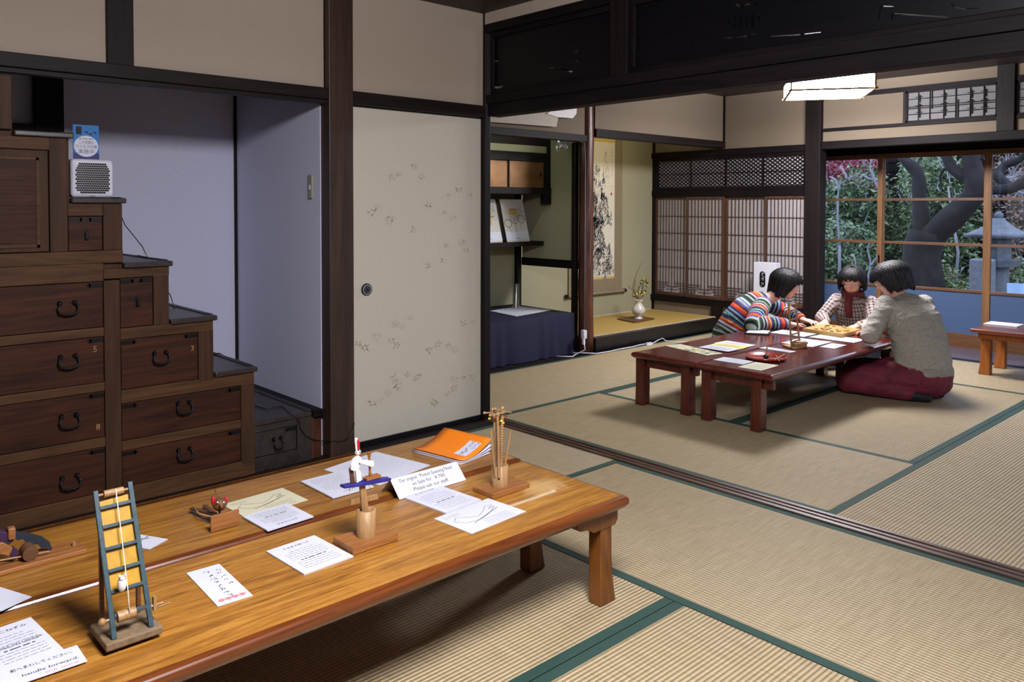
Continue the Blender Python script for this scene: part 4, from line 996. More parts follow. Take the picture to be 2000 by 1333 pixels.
# outlet, cords, clip lamp
oc = P(1134, 654, 'x', -.985)
ol = thing('power_outlet', 'white outlet block with plugs on the dark post beside the navy cloth', 'power outlet', (-.99, 1.89, .14))
obj('block', B(-1.02, -.985, 1.885, 1.925, .13, .20), M_WPLAS, ol, bev=.003); obj('plug', MB().box(-.985, -.955, 1.852, 1.882, .15, .21).box(-.98, -.96, 1.855, 1.878, .09, .15), M_WPLAS, ol, bev=.004)
w_ = MB(); ptsf = [Vector((-.965, 1.868, .1)), Vector((-.955, 1.868, .05))] + [P(px, py, 'z', .008) for px, py in ((1126, 692), (1118, 697), (1104, 697), (1087, 696))]
w_.tube(ptsf, .005, 6)
obj('electric_cable', w_, M_WPLAS, label='short white cable dropping from the outlet beside the navy cloth', cat='cable')
w_ = MB(); ptsf = [P(px, py, 'z', .008) for px, py in ((1117, 690), (1140, 690), (1165, 691), (1190, 687), (1212, 682), (1235, 678), (1250, 674), (1262, 672), (1275, 671), (1285, 665))] + [P(1294, 661, 'z', .03), P(1300, 666, 'z', .01), P(1320, 669, 'z', .008), P(1350, 668, 'z', .008)]
w_.tube(ptsf, .005, 6); c = P(1267, 672, 'z', .012); w_.obox(c, (0.1, 1, 0), (1, -.1, 0), (0, 0, 1), .035, .013, .011)
obj('extension_cable', w_, M_WPLAS, label='long white extension cable lying along the alcove edge', cat='cable')
w_ = MB(); w_.tube([Vector((-.985, 1.83, 1.742)), Vector((-.985, 1.885, 1.735)), Vector((-.99, 1.9, 1.6)), Vector((-.99, 1.9, .9)), Vector((-.99, 1.9, .21))], .003, 6)
obj('electric_cable', w_, M_INKG, label='thin grey cable running down the dark post beside the log pillar', cat='cable')
cl = thing('clip_lamp', 'small clip lamp wrapped in white plastic under the alcove lintel', 'lamp', (-1.15, 1.7, 1.65))
cr = MB()
for i in range(14):
    px, py = [(1088, 274), (1093, 280), (1087, 291), (1098, 277), (1104, 287), (1112, 276), (1118, 276), (1096, 283)][i % 8]
    c = P(px + U(-3, 3), py + U(-3, 3), 'x', -1.12); cr.add([c + Vector((U(-.03, .03), U(-.03, .03), U(-.03, .03))) for _ in range(4)], [(0, 1, 2), (0, 2, 3), (1, 2, 3)])
obj('plastic_wrap', cr, M_WPLAS, cl)
c = P(1098, 275, 'x', -1.12); obj('lamp_tube', MB().cyl((-1.13, .5, 1.785), (-1.13, 1.7, 1.785), .010, n=10), M_TUBE2, cl)
obj('clip', B(-1.16, -1.05, c.y - .03, c.y, 1.75, 1.80), M_BLACK, cl)
# pale boards above the lintel
for k, (pp_, lb) in enumerate((([(930, 233), (1055, 205), (1091, 225), (1087, 248), (957, 238), (925, 236)], 'large pale board hung above the alcove lintel, cut off by the transom beam'), ([(1068, 222), (1095, 205), (1127, 205), (1126, 222), (1119, 231), (1090, 229)], 'smaller rounded pale board high on the wall next to the log pillar'))):
    x = -.965 + .01 * k; mb = MB(); mb.slab([P(*p, 'x', x) for p in pp_], (-1, 0, 0), .02)
    obj('wall_board', mb, M_WHITE if k else M_FUS, label=lb, cat='board', group='pale boards above the lintel')
# white box with black oval sign behind the striped sweater
a = P(1475, 640, 'y', 3.84); b = P(1513, 514, 'y', 3.84)
bx = thing('sign_box', 'white upright box with black oval sign, standing in front of the paper screens', 'box', ((a.x + b.x) / 2, 3.9, 0))
obj('box', B(a.x, b.x + .03, 3.80, 3.9, .012, b.z), M_PAPER, bx, bev=.003); obj('foot', B(a.x + .01, b.x, 3.81, 3.89, 0, .012), M_TOY, bx)
ov = MB(); c = P(1489, 546, 'y', 3.798); k = 24
ov.add([Vector((c.x + .03 * math.cos(6.2832 * i / k), 3.7985, c.z + (.045 if math.sin(6.2832 * i / k) > 0 else -.045) + .03 * math.sin(6.2832 * i / k))) for i in range(k)], [tuple(range(k))]); ov.m(1)
for kk in range(3): scrib(ov, (c.x, 3.7975, c.z + .05 - .045 * kk), (1, 0, 0), (0, 0, 1), .032)
obj('oval_sign', ov, [M_BLACK, M_PAPER], bx)

# ================================================================== things on the red tables
Zt = .331
def psheet(px, lb, mat=None, z=Zt, zo=0, **k):
    c = [P(*p, 'z', z) for p in px]
    return sheet(k.pop('name', 'paper_sheet'), *c, label=lb, mat=mat, z=z + zo, **k)
psheet([(1416, 665.6), (1475, 674.6), (1455, 680), (1398, 671)], 'white sheet at the far side of the pile on the left red table', group='papers on the red tables')
psheet([(1401, 671), (1464, 678), (1449, 683), (1386, 675)], 'pale yellow sheet in the pile on the left red table', M_YELP, zo=.002, group='papers on the red tables')
psheet([(1386, 675), (1449, 683.5), (1420, 689), (1367, 680)], 'bluish white sheet in front of the yellow one on the left red table', zo=.004, group='papers on the red tables')
def pat(mb, T, ux, uy, w, h):
    for _ in range(40): mb.m([1, 2, 3][_ % 3]); rect(mb, T + ux * U(-.45, .45) * w + uy * U(-.4, .4) * h, ux, uy, U(.01, .04), U(.004, .012))
psheet([(1301, 676), (1325, 673), (1416, 691), (1379, 695)], 'patterned brochures fanned out on the left red table', body=False, draw=pat, mats=[M_CREAM, M_GOLD, M_INKG, M_GREEN], group='papers on the red tables')
psheet([(1395, 702.7), (1416.5, 697.8), (1471, 707), (1449.5, 713.4)], 'white card left of the cream card on the right red table', group='papers on the red tables')
psheet([(1441, 717.5), (1474, 708.5), (1522, 714), (1487, 725)], 'cream card with drawing at the near end of the right red table', M_CREAM, group='papers on the red tables')
psheet([(1482.5, 680.4), (1494, 678), (1556, 687), (1543.5, 689.5)], 'narrow white strip behind the red tray', group='papers on the red tables')
psheet([(1528, 670), (1566, 661), (1623, 669), (1585, 679)], 'white printed sheet beside the small wooden ladder', group='papers on the red tables')
psheet([(1582, 658), (1610, 654), (1689, 664), (1666, 672)], 'large lavender-white sheet near the game board', M_PAPER, zo=.001, group='papers on the red tables')
psheet([(1602, 678), (1625, 671), (1653, 675), (1628, 682)], 'small blank white card right of the small ladder', body=False, group='papers on the red tables')
psheet([(1502, 652), (1524, 648), (1598, 653), (1572, 660)], 'open notebook under the hand of the person in the striped sweater', t=.008, name='notebook', cat='notebook')
cbq = [P(*p, 'z', Zt) for p in ((1453, 653), (1462, 646.5), (1508, 649), (1502, 655.5))]
mb = MB(); mb.slab(cbq, (0, 0, 1), .008); cbo = obj('clipboard', mb, M_BLACK, label='black clipboard with paper on the left red table', cat='clipboard', bev=.002)
mb = MB(); cc_ = sum(cbq, Vector()) / 4; mb.slab([cc_ + (p - cc_) * .86 + Vector((0, 0, .008)) for p in cbq], (0, 0, 1), .003); obj('paper', mb, M_PAPER, cbo)
# red tray with spinning top
tc = P(1495, 701, 'z', Zt); a = P(1453, 701, 'z', Zt + .015); b = P(1537, 701, 'z', Zt + .015); R = (b - a).length / 2
obj('round_tray', MB().lathe((tc.x, tc.y, Zt), [(R * .82, 0), (R * .9, .004), (R, .018), (R * .98, .018), (R * .86, .007), (0, .006)], 40), M_REDSAUCER, label='round red lacquer tray holding a spinning top', cat='tray')
c = P(1496, 703, 'z', Zt + .007)
tp = thing('spinning_top', 'small black spinning top with pale stick in the red tray', 'spinning top', (c.x, c.y, Zt + .0065))
obj('body', MB().lathe((c.x, c.y, Zt + .0065), [(.002, 0), (.012, .008), (.018, .018), (.014, .026), (.004, .03)], 16), M_BLACK, tp)
obj('stick', MB().cyl((c.x, c.y, Zt + .034), (c.x + .004, c.y + .006, Zt + .085), .004, .0035, 8), M_TOY, tp)
mb = MB(); mb.cyl(P(1513, 703, 'z', Zt + .012), P(1533, 692, 'z', Zt + .03), .003, n=8); mb.cyl(P(1515, 694, 'z', Zt + .012), P(1522, 706, 'z', Zt + .012), .003, n=8)
obj('stick_toy', mb, M_TOY, label='two crossed thin sticks lying in the red tray', cat='toy')
# small ladder toy
q = [P(*p, 'z', Zt) for p in ((1527, 676), (1550, 683), (1580, 680), (1557, 673))]
sl_ = thing('ladder_toy', 'small plain wooden ladder toy on the right red table', 'toy', (q[1].x, q[1].y, Zt))
mb = MB(); mb.slab(q, (0, 0, 1), .008); obj('base', mb, M_TOY, sl_, bev=.002)
a = P(1558, 677, 'z', Zt + .01); mb = MB(); mb.obox((a.x + .005, a.y + .01, Zt + .02), (.7, .7, 0), (-.7, .7, 0), (0, 0, 1), .04, .03, .012); mb.obox((a.x + .012, a.y + .02, Zt + .036), (.75, .65, 0), (-.65, .75, 0), (0, 0, 1), .036, .026, .005)
obj('block', mb, M_TOY, sl_, bev=.002)
fa, fb = P(1546, 679, 'z', Zt + .008), P(1562, 674, 'z', Zt + .008); dd = (fb - fa); tp_ = Vector((-.05, -.0, .30))
def railtop(px, py, f): 
    t = P(px, py, 'x', f.x - .03); return t
ta, tb = railtop(1540, 592, fa), railtop(1553, 589, fb)
for f, t in ((fa, ta), (fb, tb)):
    d = t - f; mb = MB(); mb.obox((f + t) / 2, d, (0, 1, 0), d.cross(Vector((0, 1, 0))), d.length / 2, .0055, .004); obj('rail', mb, M_TOY, sl_)
for k in range(6):
    s = .12 + k * .165; p1, p2 = fa.lerp(ta, s), fb.lerp(tb, s); mb = MB(); d = p2 - p1; mb.obox((p1 + p2) / 2 + Vector((.005, 0, 0)), d, (0, 0, 1), d.cross(Vector((0, 0, 1))), d.length / 2 + .006, .004, .003); obj('rung', mb, M_TOY, sl_)
# shogi board
zt = Zt + .03
q = [P(*p, 'z', zt) for p in ((1561, 630.5), (1569, 641), (1645, 652.5), (1682, 643))]
A_, Bc, Cc, Dd = q
A_ = Bc + (Dd - Cc) * 1.02
gb = thing('game_board', 'pale wooden game board with small scattered pieces on the far end of the red tables', 'game board', ((A_.x + Cc.x) / 2, (A_.y + Cc.y) / 2, Zt))
mb = MB(); mb.slab([Vector((p.x, p.y, Zt)) for p in (A_, Bc, Cc, Dd)], (0, 0, 1), .03)
obj('board', mb, plain('board_wood', rgb(196, 158, 92), .4), gb, bev=.002)
ln = MB()
for k in range(10):
    s = .05 + .1 * k; line2(ln, Vector((*A_.lerp(Bc, s).xy, zt + .0012)), Vector((*Dd.lerp(Cc, s).xy, zt + .0012)), .0015, (0, 0, 1)); line2(ln, Vector((*A_.lerp(Dd, s).xy, zt + .0012)), Vector((*Bc.lerp(Cc, s).xy, zt + .0012)), .0015, (0, 0, 1))
obj('grid_lines', ln, M_INK, gb)
pm = plain('game_piece_wood', rgb(206, 170, 110), .4)
for k in range(22):
    s, t = (int(U(0, 9)) + .5) / 10 + .05, (int(U(2, 9)) + .5) / 10 + .05; p = A_.lerp(Bc, s).lerp(Dd.lerp(Cc, s), t); a = U(-.3, .3); w = .012
    pr = [(-.8, -1), (.8, -1), (.6, .5), (0, 1), (-.6, .5)]
    mb = MB(); mb.slab([Vector((p.x + w * (x * math.cos(a) - y * math.sin(a)), p.y + w * (x * math.sin(a) + y * math.cos(a)), zt + .0016)) for x, y in pr], (0, 0, 1), .007)
    obj('game_piece', mb, pm, label='small five-sided wooden piece standing on the game board', cat='game piece', group='pieces on the game board')
c = P(1683, 653, 'z', Zt)
mb = MB(); mb.slab([Vector((c.x + .018 * x, c.y + .022 * y, Zt + .0)) for x, y in ((-.8, -1), (.8, -1), (.6, .5), (0, 1), (-.6, .5))], (0, 0, 1), .01); obj('game_piece', mb, pm, label='single wooden game piece on the table beside the board', cat='game piece')
# ================================================================== papers on the honey-coloured tables
G5 = 'printed sheets on the honey-coloured tables'
def ps(px, lb, **k): 
    k.setdefault('group', G5); return psheet(px, lb, z=.3305, **k)
ps([(525, 1078), (617, 1048), (687, 1090), (588, 1127)], 'white rabbit instruction sheet left of the rabbit toy base, near the table front', title='うさぎの餅つき', t=.004)
def card(mb, T, ux, uy, w, h):
    mb.m(1)
    for k in range(8): scrib(mb, T + ux * w * (-.36 + .1 * k) + uy * h * .02, ux, uy, .013)
    for k in range(5): scrib(mb, T + ux * w * (-.36 + .1 * k) + uy * h * .32, ux, uy, .012)
    mb.m(3)
    for k in range(4):
        c = T + ux * w * .4 + uy * h * (.3 - .2 * k); n = 10
        mb.add([c + ux * .007 * math.cos(6.28 * i / n) + uy * .008 * math.sin(6.28 * i / n) for i in range(n)], [tuple(range(n))]); mb.m(1); line2(mb, c, c + ux * .008, .001, (0, 0, 1)); mb.m(3)
ps([(426, 1102), (494, 1164), (425, 1187), (366, 1122)], 'small laminated card with four pink peaches near the front edge', body=False, draw=card)
ps([(232, 1058), (268, 1036), (316, 1062), (278, 1078)], 'card with brushed characters partly hidden behind the teal ladder', body=False, draw=lambda mb, T, ux, uy, w, h: (mb.m(1), [scrib(mb, T + ux * w * (.38 - .1 * k), ux, uy, .012) for k in range(5)]))
ps([(787, 970), (854, 947), (936, 980), (866, 1007)], 'white instruction sheet in front of the folded sale sign', title='ぎりぎりとんぼ', t=.004)
def hand(mb, T, ux, uy, w, h):
    mb.m(1)
    P0 = [(-.4, .1), (-.3, .22), (-.2, .12), (-.05, -.02), (.1, .08), (.25, .25), (.35, .2), (.22, .1), (.34, .12), (.2, .0), (.05, -.1), (-.1, -.15), (-.3, -.1), (-.4, .1)]
    pts = [T + ux * w * a + uy * h * b for a, b in P0]
    for p, q in zip(pts[:-1], pts[1:]): line2(mb, p, q, .0012, (0, 0, 1))
    line2(mb, T - ux * w * .25 - uy * h * .2, T + ux * w * .35 + uy * h * .05, .002, (0, 0, 1)); mb.m(2)
    for k in range(5): words(mb, T + ux * w * .12 - uy * h * (.2 + .06 * k), ux, uy, w * .45, .0025)
    for k in range(2): words(mb, T - ux * w * .3 + uy * h * (.36 - .06 * k), ux, uy, w * .25, .0025)
ps([(852, 1013), (956, 974), (1025, 1001), (917, 1046)], 'white card with a hand drawing, closest to the worn table corner', body=False, draw=hand)
ps([(445, 984), (554, 954), (599, 978), (470, 1017)], 'cream card with a hand drawing behind the bird toy', mat=M_CREAM, body=False, draw=hand)
ps([(613, 1013), (520, 1041), (476, 1013), (561, 987)], 'white sheet with upside-down heading beside the cream card', title='まわりねずみ', zo=.002, t=.004)
ps([(730, 955), (647, 976), (590, 944), (665, 923)], 'white sheet with upside-down heading behind the rabbit toy', zo=.002, draw=lambda mb, T, ux, uy, w, h: (mb.m(1), [scrib(mb, T + uy * h * .38 + ux * w * (-.1 + .07 * k), ux, uy, .011) for k in range(4)]), t=.004)
ps([(822, 910), (737, 957), (640, 911), (750, 884)], 'large bluish-white sheet with faint print at the back of the table', mats=[M_PAPER, M_INKF, M_INKF, M_INKF])
ps([(-60, 1150), (2, 1124), (21.5, 1182), (-40, 1210)], 'blank white card cut off by the left edge, on the far table', body=False)
ps([(-45, 1246), (69, 1206), (115, 1276), (-15, 1324)], 'large white mice-on-ladder instruction sheet at the lower left', title='はしごねずみ', tsz=.013, draw=lambda mb, T, ux, uy, w, h: (mb.m(1), write(mb, 'MICE ON LADDER', T + ux * w * .05 - uy * h * .02 + Vector((0, 0, .0002)), ux, uy, .010)), t=.004)
def strip(mb, T, ux, uy, w, h):
    mb.m(1); write(mb, '前へまわしてください。', T + ux * w * .1 + uy * h * .22, ux, uy, .013, width=w * .66); write(mb, 'handle forward.', T + ux * w * .14 - uy * h * .16, ux, uy, .015, width=w * .6)
    mb.m(3); write(mb, 'the mice', T + ux * w * .24 - uy * h * .38, ux, uy, .011, width=w * .36)
ps([(-45, 1330), (150, 1267), (171, 1296), (-5, 1358)], 'white strip reading handle forward at the bottom left corner', body=False, draw=strip, zo=.0042)
# tent sign
a, b = P(780, 977, 'z', .3305), P(906.5, 937, 'z', .3305); back = P(752, 958, 'z', .3305); b.x = a.x
tn = thing('tent_sign', 'folded white tent sign offering picture guessing notes for 700 yen', 'sign', ((a.x + b.x) / 2 - .04, (a.y + b.y) / 2, .3305))
ta, tb = P(772, 935, 'y', a.y + .0), P(896, 893, 'y', b.y)
ta = Vector(((a.x + back.x) / 2, a.y, ta.z)); 
hgt = P(772, 935, 'x', ta.x).z; ta.z = hgt; tb = Vector((ta.x, b.y, hgt))
uy_ = (ta - a).normalized(); ux_ = (b - a).normalized(); n_ = ux_.cross(uy_); n_ = n_ if n_.x > 0 else -n_
mb = MB(); mb.slab([a, b, tb, ta], n_, .0012); mb.m(1); H_ = (ta - a).length; ux_ = (b - a).normalized(); cm = (a + b + ta + tb) / 4 + n_ * .0016
for k, s in enumerate(('Our original  "Picture Guessing Note"', 'on Sale for  ￥700.', 'Please ask our staff.')):
    write(mb, s, cm + uy_ * H_ * (.3 - .27 * k), ux_, uy_, .017, width=(b - a).length * (.8, .5, .52)[k])
obj('front_panel', mb, [M_PAPER, M_INK], tn)
bb = Vector((back.x, b.y, .3305)); bk = Vector((back.x, a.y, .3305))
mb = MB(); mb.slab([bk, bb, tb, ta], (-1, 0, .3), .001); obj('back_panel', mb, M_PAPER, tn)
# orange booklet with curling cover
bk0 = [P(*p, 'z', .334) for p in ((805, 882), (900, 907), (936, 888), (862, 866))]
ob = thing('booklet', 'orange booklet with white label and curling pages', 'booklet', (1.17, -1.24, .3305))
ux = (bk0[1] - bk0[0]).normalized(); uyv = Vector((-ux.y, ux.x, 0)); wd = (bk0[1] - bk0[0]).length; ln_ = .17
def leafsurf(z0, curl, l, th, m, name, shrink=0):
    N = 14; M2 = 6; vs = []; fs = []
    for side in (0, 1):
        for i in range(N + 1):
            t = i / N; zz = z0 + curl * (t ** 2.2) + curl * .55 * max(0, .25 - t) ** 1.3 * 2
            for j in range(M2 + 1):
                s = j / M2; p = bk0[0] + ux * wd * (s * (1 - shrink)) + uyv * l * t; e = 0
                vs.append((p.x, p.y, zz + side * th))
    W = M2 + 1; o = (N + 1) * W
    for i in range(N):
        for j in range(M2): fs += [(i*W+j, i*W+j+1, (i+1)*W+j+1, (i+1)*W+j), (o+i*W+j, o+(i+1)*W+j, o+(i+1)*W+j+1, o+i*W+j+1)]
    for i in range(N): fs += [(i*W, (i+1)*W, o+(i+1)*W, o+i*W), (i*W+M2, o+i*W+M2, o+(i+1)*W+M2, (i+1)*W+M2)]
    for j in range(M2): fs += [(j, o+j, o+j+1, j+1), (N*W+j, N*W+j+1, o+N*W+j+1, o+N*W+j)]
    mb = MB(); mb.add(vs, fs, True); return obj(name, mb, m, ob)
leafsurf(.3305, .002, ln_ * .95, .003, M_PAPER, 'back_page'); leafsurf(.334, .012, ln_ * .98, .0015, M_PAPER, 'inner_page'); leafsurf(.336, .024, ln_, .0015, M_PAPER, 'inner_page')
cv = leafsurf(.338, .045, ln_, .0018, M_ORANGE, 'front_cover')
q = [P(*p, 'z', .352) for p in ((867, 877), (882, 857), (924, 863), (912, 881))]
lb = MB(); t_ = .72
def onc(s, t): 
    zz = .338 + .045 * (t ** 2.2) + .045 * .55 * max(0, .25 - t) ** 1.3 * 2 + .0024; p = bk0[0] + ux * wd * s + uyv * ln_ * t; return Vector((p.x, p.y, zz))
S0, S1, T0, T1 = .66, .9, .3, .82; K = 6
for i in range(K):
    t0, t1 = T0 + (T1 - T0) * i / K, T0 + (T1 - T0) * (i + 1) / K
    lb.add([onc(S0, t0), onc(S1, t0), onc(S1, t1), onc(S0, t1)], [(0, 1, 2, 3)])
lb.m(1)
for i in range(7):
    t = T0 + .07 + i * .07; c = onc((S0 + S1) / 2 - (.03 if i > 2 else 0), t) + Vector((0, 0, .001)); d = (onc(S0, t + .03) - onc(S0, t)).normalized()
    scrib(lb, c, d, -ux, .017 if i < 3 else .010)
    if i > 2: scrib(lb, onc((S0 + S1) / 2 + .06, t) + Vector((0, 0, .001)), d, -ux, .010)
obj('title_label', lb, [M_PAPER, M_NAVY], cv)

# ================================================================== wooden toys
def flat(mb, pxs, x, th):
    """extruded outline: photo points on the real plane x, thickness th towards +x"""
    mb.slab([P(*p, 'x', x) for p in pxs], (1, 0, 0), th); return mb
# --- teal ladder with mouse
lt = thing('ladder_toy', 'teal ladder toy with yellow panel, string rollers and white mouse', 'toy', (1.71, -2.495, .3305))
obj('base', MB().box(1.657, 1.765, -2.549, -2.44, .339, .355), plain('weathered_base_wood', rgb(120, 100, 76), .7, noise=.25, nscale=70), lt, bev=.003)
obj('base_foot', MB().box(1.67, 1.752, -2.535, -2.452, .3305, .339), M_TOYD, lt, bev=.002)
fl_, fr_ = Vector((1.752, -2.53, .355)), Vector((1.752, -2.459, .355)); tl, tr = P(186, 960, 'y', -2.53), P(244, 947, 'y', -2.462)
tr.x = tl.x; tr.z = tl.z + .004
for f, t in ((fl_, tl), (fr_, tr)):
    d = t - f; mb = MB(); mb.obox((f + t) / 2, d, (0, 1, 0), d.cross(Vector((0, 1, 0))), d.length / 2, .0048, .0035); obj('rail', mb, M_TEAL, lt, bev=.0008)
D = (tl - fl_).normalized(); L_ = (tl - fl_).length; Nn = Vector((D.z, 0, -D.x)); Nn = Nn if Nn.x > 0 else -Nn
for py in (985, 1017, 1053, 1089, 1122, 1160):
    c = P(222, py, 'y', -2.495); s = (c.z - fl_.z) / (tl.z - fl_.z); p1, p2 = fl_.lerp(tl, s), fr_.lerp(tr, s)
    mb = MB(); mb.obox((p1 + p2) / 2 + Nn * .002, (0, 1, 0), D, Nn, .031, .0034, .0028); obj('rung', mb, M_TEAL, lt, bev=.0005)
s0, s1 = .28, .92; p = [fl_.lerp(tl, s0), fr_.lerp(tr, s0), fr_.lerp(tr, s1), fl_.lerp(tl, s1)]
mb = MB(); mb.slab([v - Nn * .004 for v in p], -Nn, .003); obj('yellow_panel', mb, M_YELBOARD, lt)
for yy in (-2.53, -2.458):
    zt_ = .355 + (1.752 - 1.672) / max(.02, (1.752 - tl.x)) * (tl.z - .355); mb = MB(); mb.box(1.668, 1.676, yy - .004, yy + .004, .355, min(zt_, .62)); obj('back_leg', mb, M_TOYD, lt)
def onlad(y, s, off=.006): q = fl_.lerp(tl, s) + Nn * off; return Vector((q.x, y, q.z))
obj('top_roller', MB().cyl(onlad(-2.526, .965, 0), onlad(-2.463, .965, 0), .0025, n=8).cyl(onlad(-2.515, .965, 0), onlad(-2.476, .965, 0), .0075, n=14), M_TOY, lt)
mb = MB().cyl(onlad(-2.545, .13, 0), onlad(-2.43, .13, 0), .0028, n=8).cyl(onlad(-2.52, .13, 0), onlad(-2.485, .13, 0), .011, n=16); ro = obj('winding_roller', mb, M_TOY, lt)
mb = MB().ball(onlad(-2.548, .13, 0), .0075); obj('roller_knob', mb, M_TOY, ro)
mb = MB(); c = onlad(-2.447, .13, 0); mb.obox(c + Vector((0, .0, .004)), (0, 1, 0), (0, 0, 1), (1, 0, 0), .003, .015, .004); mb.cyl(c + Vector((0, 0, -.006)), c + Vector((.01, .03, .0)), .002, n=6); obj('crank', mb, M_TOY, ro)
obj('string', MB().tube([onlad(-2.493, .98, .008), onlad(-2.494, .7, .009), onlad(-2.496, .3, .010), onlad(-2.499, .13, .012)], .0012, 5), M_STRING, lt)
c = P(238, 1142, 'x', onlad(-2.49, .28).x + .008)
ms = MB().ball(c, .0105, 14, 10, (.8, .82, 1.5)); ms.ball(c + Vector((.002, 0, .013)), .006, 10, 8); mo = obj('mouse', ms, M_WHITE, lt)
mb = MB()
for s in (-1, 1): mb.ball(c + Vector((.004, .005 * s, .019)), .003, 8, 6); 
obj('ears', mb, M_WHITE, mo)
# --- rabbit pounding toy
rt = thing('rabbit_toy', 'white wooden rabbit toy with mallet on a blue bar, in a wooden cup', 'toy', (1.645, -1.875, .3305))
obj('base', MB().box(1.595, 1.692, -1.945, -1.806, .3305, .350), M_TOYB, rt, bev=.002)
cc = P(715, 1046, 'z', .350); cx_, cy_ = cc.x, cc.y
def cup(parent, x, y, z, r, h): 
    return obj('cup', MB().lathe((x, y, z), [(r, 0), (r, h), (r * .72, h), (r * .72, h * .5), (0, h * .5)], 32), M_TOY, parent)
cup(rt, cx_, cy_, .350, .0255, P(715, 995, 'x', cx_).z - .350)
X_ = cx_
obj('handle_board', flat(MB(), [(706, 1002), (719, 1001), (711, 948), (701, 948)], X_ - .003, .006), M_TOY, rt)
obj('cross_board', flat(MB(), [(683, 987), (684, 976), (736, 965), (738, 975)], X_ - .008, .005), M_TOY, rt, bev=.001)
obj('blue_bar', flat(MB(), [(663, 951), (664, 946), (700, 940), (716, 934), (756, 931), (753, 936), (700, 946)], X_ - .012, .024), M_BLUEPNT, rt, bev=.0015)
rb = obj('rabbit_body', flat(MB(), [(694, 943), (692, 920), (683, 918), (683, 908), (688, 896), (697, 889), (703, 893), (702, 905), (697, 916), (702, 922), (703, 938)], X_ - .003, .008), M_WHITE, rt, bev=.0015)
obj('rabbit_leg', flat(MB(), [(684, 943), (681, 915), (687, 912), (692, 942)], X_ - .008, .005), M_TOYD, rt)
hd_ = obj('rabbit_head', MB().ball(P(699, 884, 'x', X_), .0088, 12, 8, (.7, 1, .9)), M_WHITE, rt)
obj('rabbit_ear', flat(MB(), [(694, 880), (692, 857), (696, 855), (699, 858), (700, 880)], X_, .003), M_WHITE, hd_); obj('rabbit_ear', flat(MB(), [(698, 879), (697, 862), (699, 858), (701, 862), (702, 879)], X_ + .004, .003), M_REDP, hd_, label='ear with red inner side')
mb = MB(); mb.ball(P(696, 884, 'x', X_ + .007), .0014); mb.ball(P(703, 883, 'x', X_ + .007), .0014); obj('rabbit_eye', mb, M_BLACK, hd_)
obj('rabbit_arm', flat(MB(), [(699, 904), (702, 898), (728, 900), (729, 908), (725, 912)], X_ + .004, .006), M_WHITE, rt, bev=.001)
obj('mallet', MB().cyl(P(721, 884, 'x', X_), P(721, 893, 'x', X_), .006, .004, 12).cyl(P(721, 893, 'x', X_), P(723, 930, 'x', X_), .0032, n=8).cyl(P(723, 924, 'x', X_), P(724, 933, 'x', X_), .0045, n=10), M_TOYB, rt)
obj('mortar', MB().box(X_ - .01, X_ + .012, P(712, 933, 'x', X_).y, P(740, 930, 'x', X_).y, P(725, 935, 'x', X_).z, P(725, 930, 'x', X_).z), M_TOYB, rt, bev=.001)
obj('string', MB().tube([P(700, 916, 'x', X_), P(712, 935, 'x', X_), P(724, 955, 'x', X_)], .0007, 5), M_STRING, rt)
obj('string', MB().tube([P(684, 948, 'x', X_), P(683, 962, 'x', X_), P(686, 977, 'x', X_)], .0007, 5), M_STRING, rt)
# --- stand with notched sticks
sn = thing('stick_holder', 'plain wooden cup on a rectangular base, holding notched stick toys', 'holder', (1.585, -1.345, .3305))
obj('base', MB().box(1.54, 1.638, -1.42, -1.267, .3305, .346), M_TOYB, sn, bev=.002)
cc = P(976, 949, 'z', .346); sx, sy = cc.x, cc.y; hh = P(976, 908, 'x', sx).z - .346
cup(sn, sx, sy, .346, .0258, hh)
def stick(pa, pb, r, lb, notch=False, knob=None, prop=None, dx=0):
    a = P(*pa, 'x', sx + dx); b = P(*pb, 'x', sx + dx); a.z = .346 + hh * .5 + .001
    o = thing('stick_toy', lb, 'toy', tuple(a), 'stick toys in the wooden cup')
    obj('stick', MB().cyl(a, b, r, r, 10), M_TOY, o)
    if notch:
        mb = MB(); k = 0; L = (b - a).length
        while k * .008 < L * .62: mb.ball(a.lerp(b, .3 + k * .008 / L) + Vector((r * .8, 0, 0)), .0032, 8, 6); k += 1
        obj('notches', mb, M_TOY, o)
    if prop:
        c = b - (b - a).normalized() * .004; mb = MB(); p, q = P(*prop[0], 'x', sx + dx), P(*prop[1], 'x', sx + dx); d = q - p; mb.obox((p + q) / 2, d, (1, 0, 0), d.cross(Vector((1, 0, 0))), d.length / 2, .003, .0016)
        mb.ball(p, .0045, 8, 6); obj('propeller', mb, M_TOY, o)
    if knob: obj('knob', MB().ball(P(*knob, 'x', sx + dx), .0062, 12, 8), M_TOY, o)
    return o
a_ = stick((971, 905), (965, 806), .0042, 'notched stick toy at the left of the bundle with yellow and red tassel', True, (963, 801), ((946, 807), (968, 806)))
b_ = stick((979, 905), (981, 803), .0048, 'notched stick toy at the right of the bundle, beads facing the room', True, (981, 798), ((967, 799), (998, 806)), .012)
c_ = stick((975, 906), (972, 812), .0045, 'smooth middle stick toy with a propeller blade', False, (972, 810), ((957, 812), (985, 806)), .02)
stick((968, 905), (959, 842), .0032, 'thin plain stick leaning left in the wooden cup', dx=.008); stick((983, 905), (998, 842), .0032, 'thin plain stick leaning right in the wooden cup', dx=.008)
for o, cs in ((a_, ((956, 818), (968, 816), (974, 812))), (b_, ((983, 827), (989, 813), (979, 823)))):
    mb = MB()
    for k, c in enumerate(cs): mb.m(k % 2); mb.ball(P(*c, 'x', sx + .016), .0045, 8, 6, (.6, 1.2, .8))
    obj('tassel', mb, [M_YFLOWER, M_REDP], o)
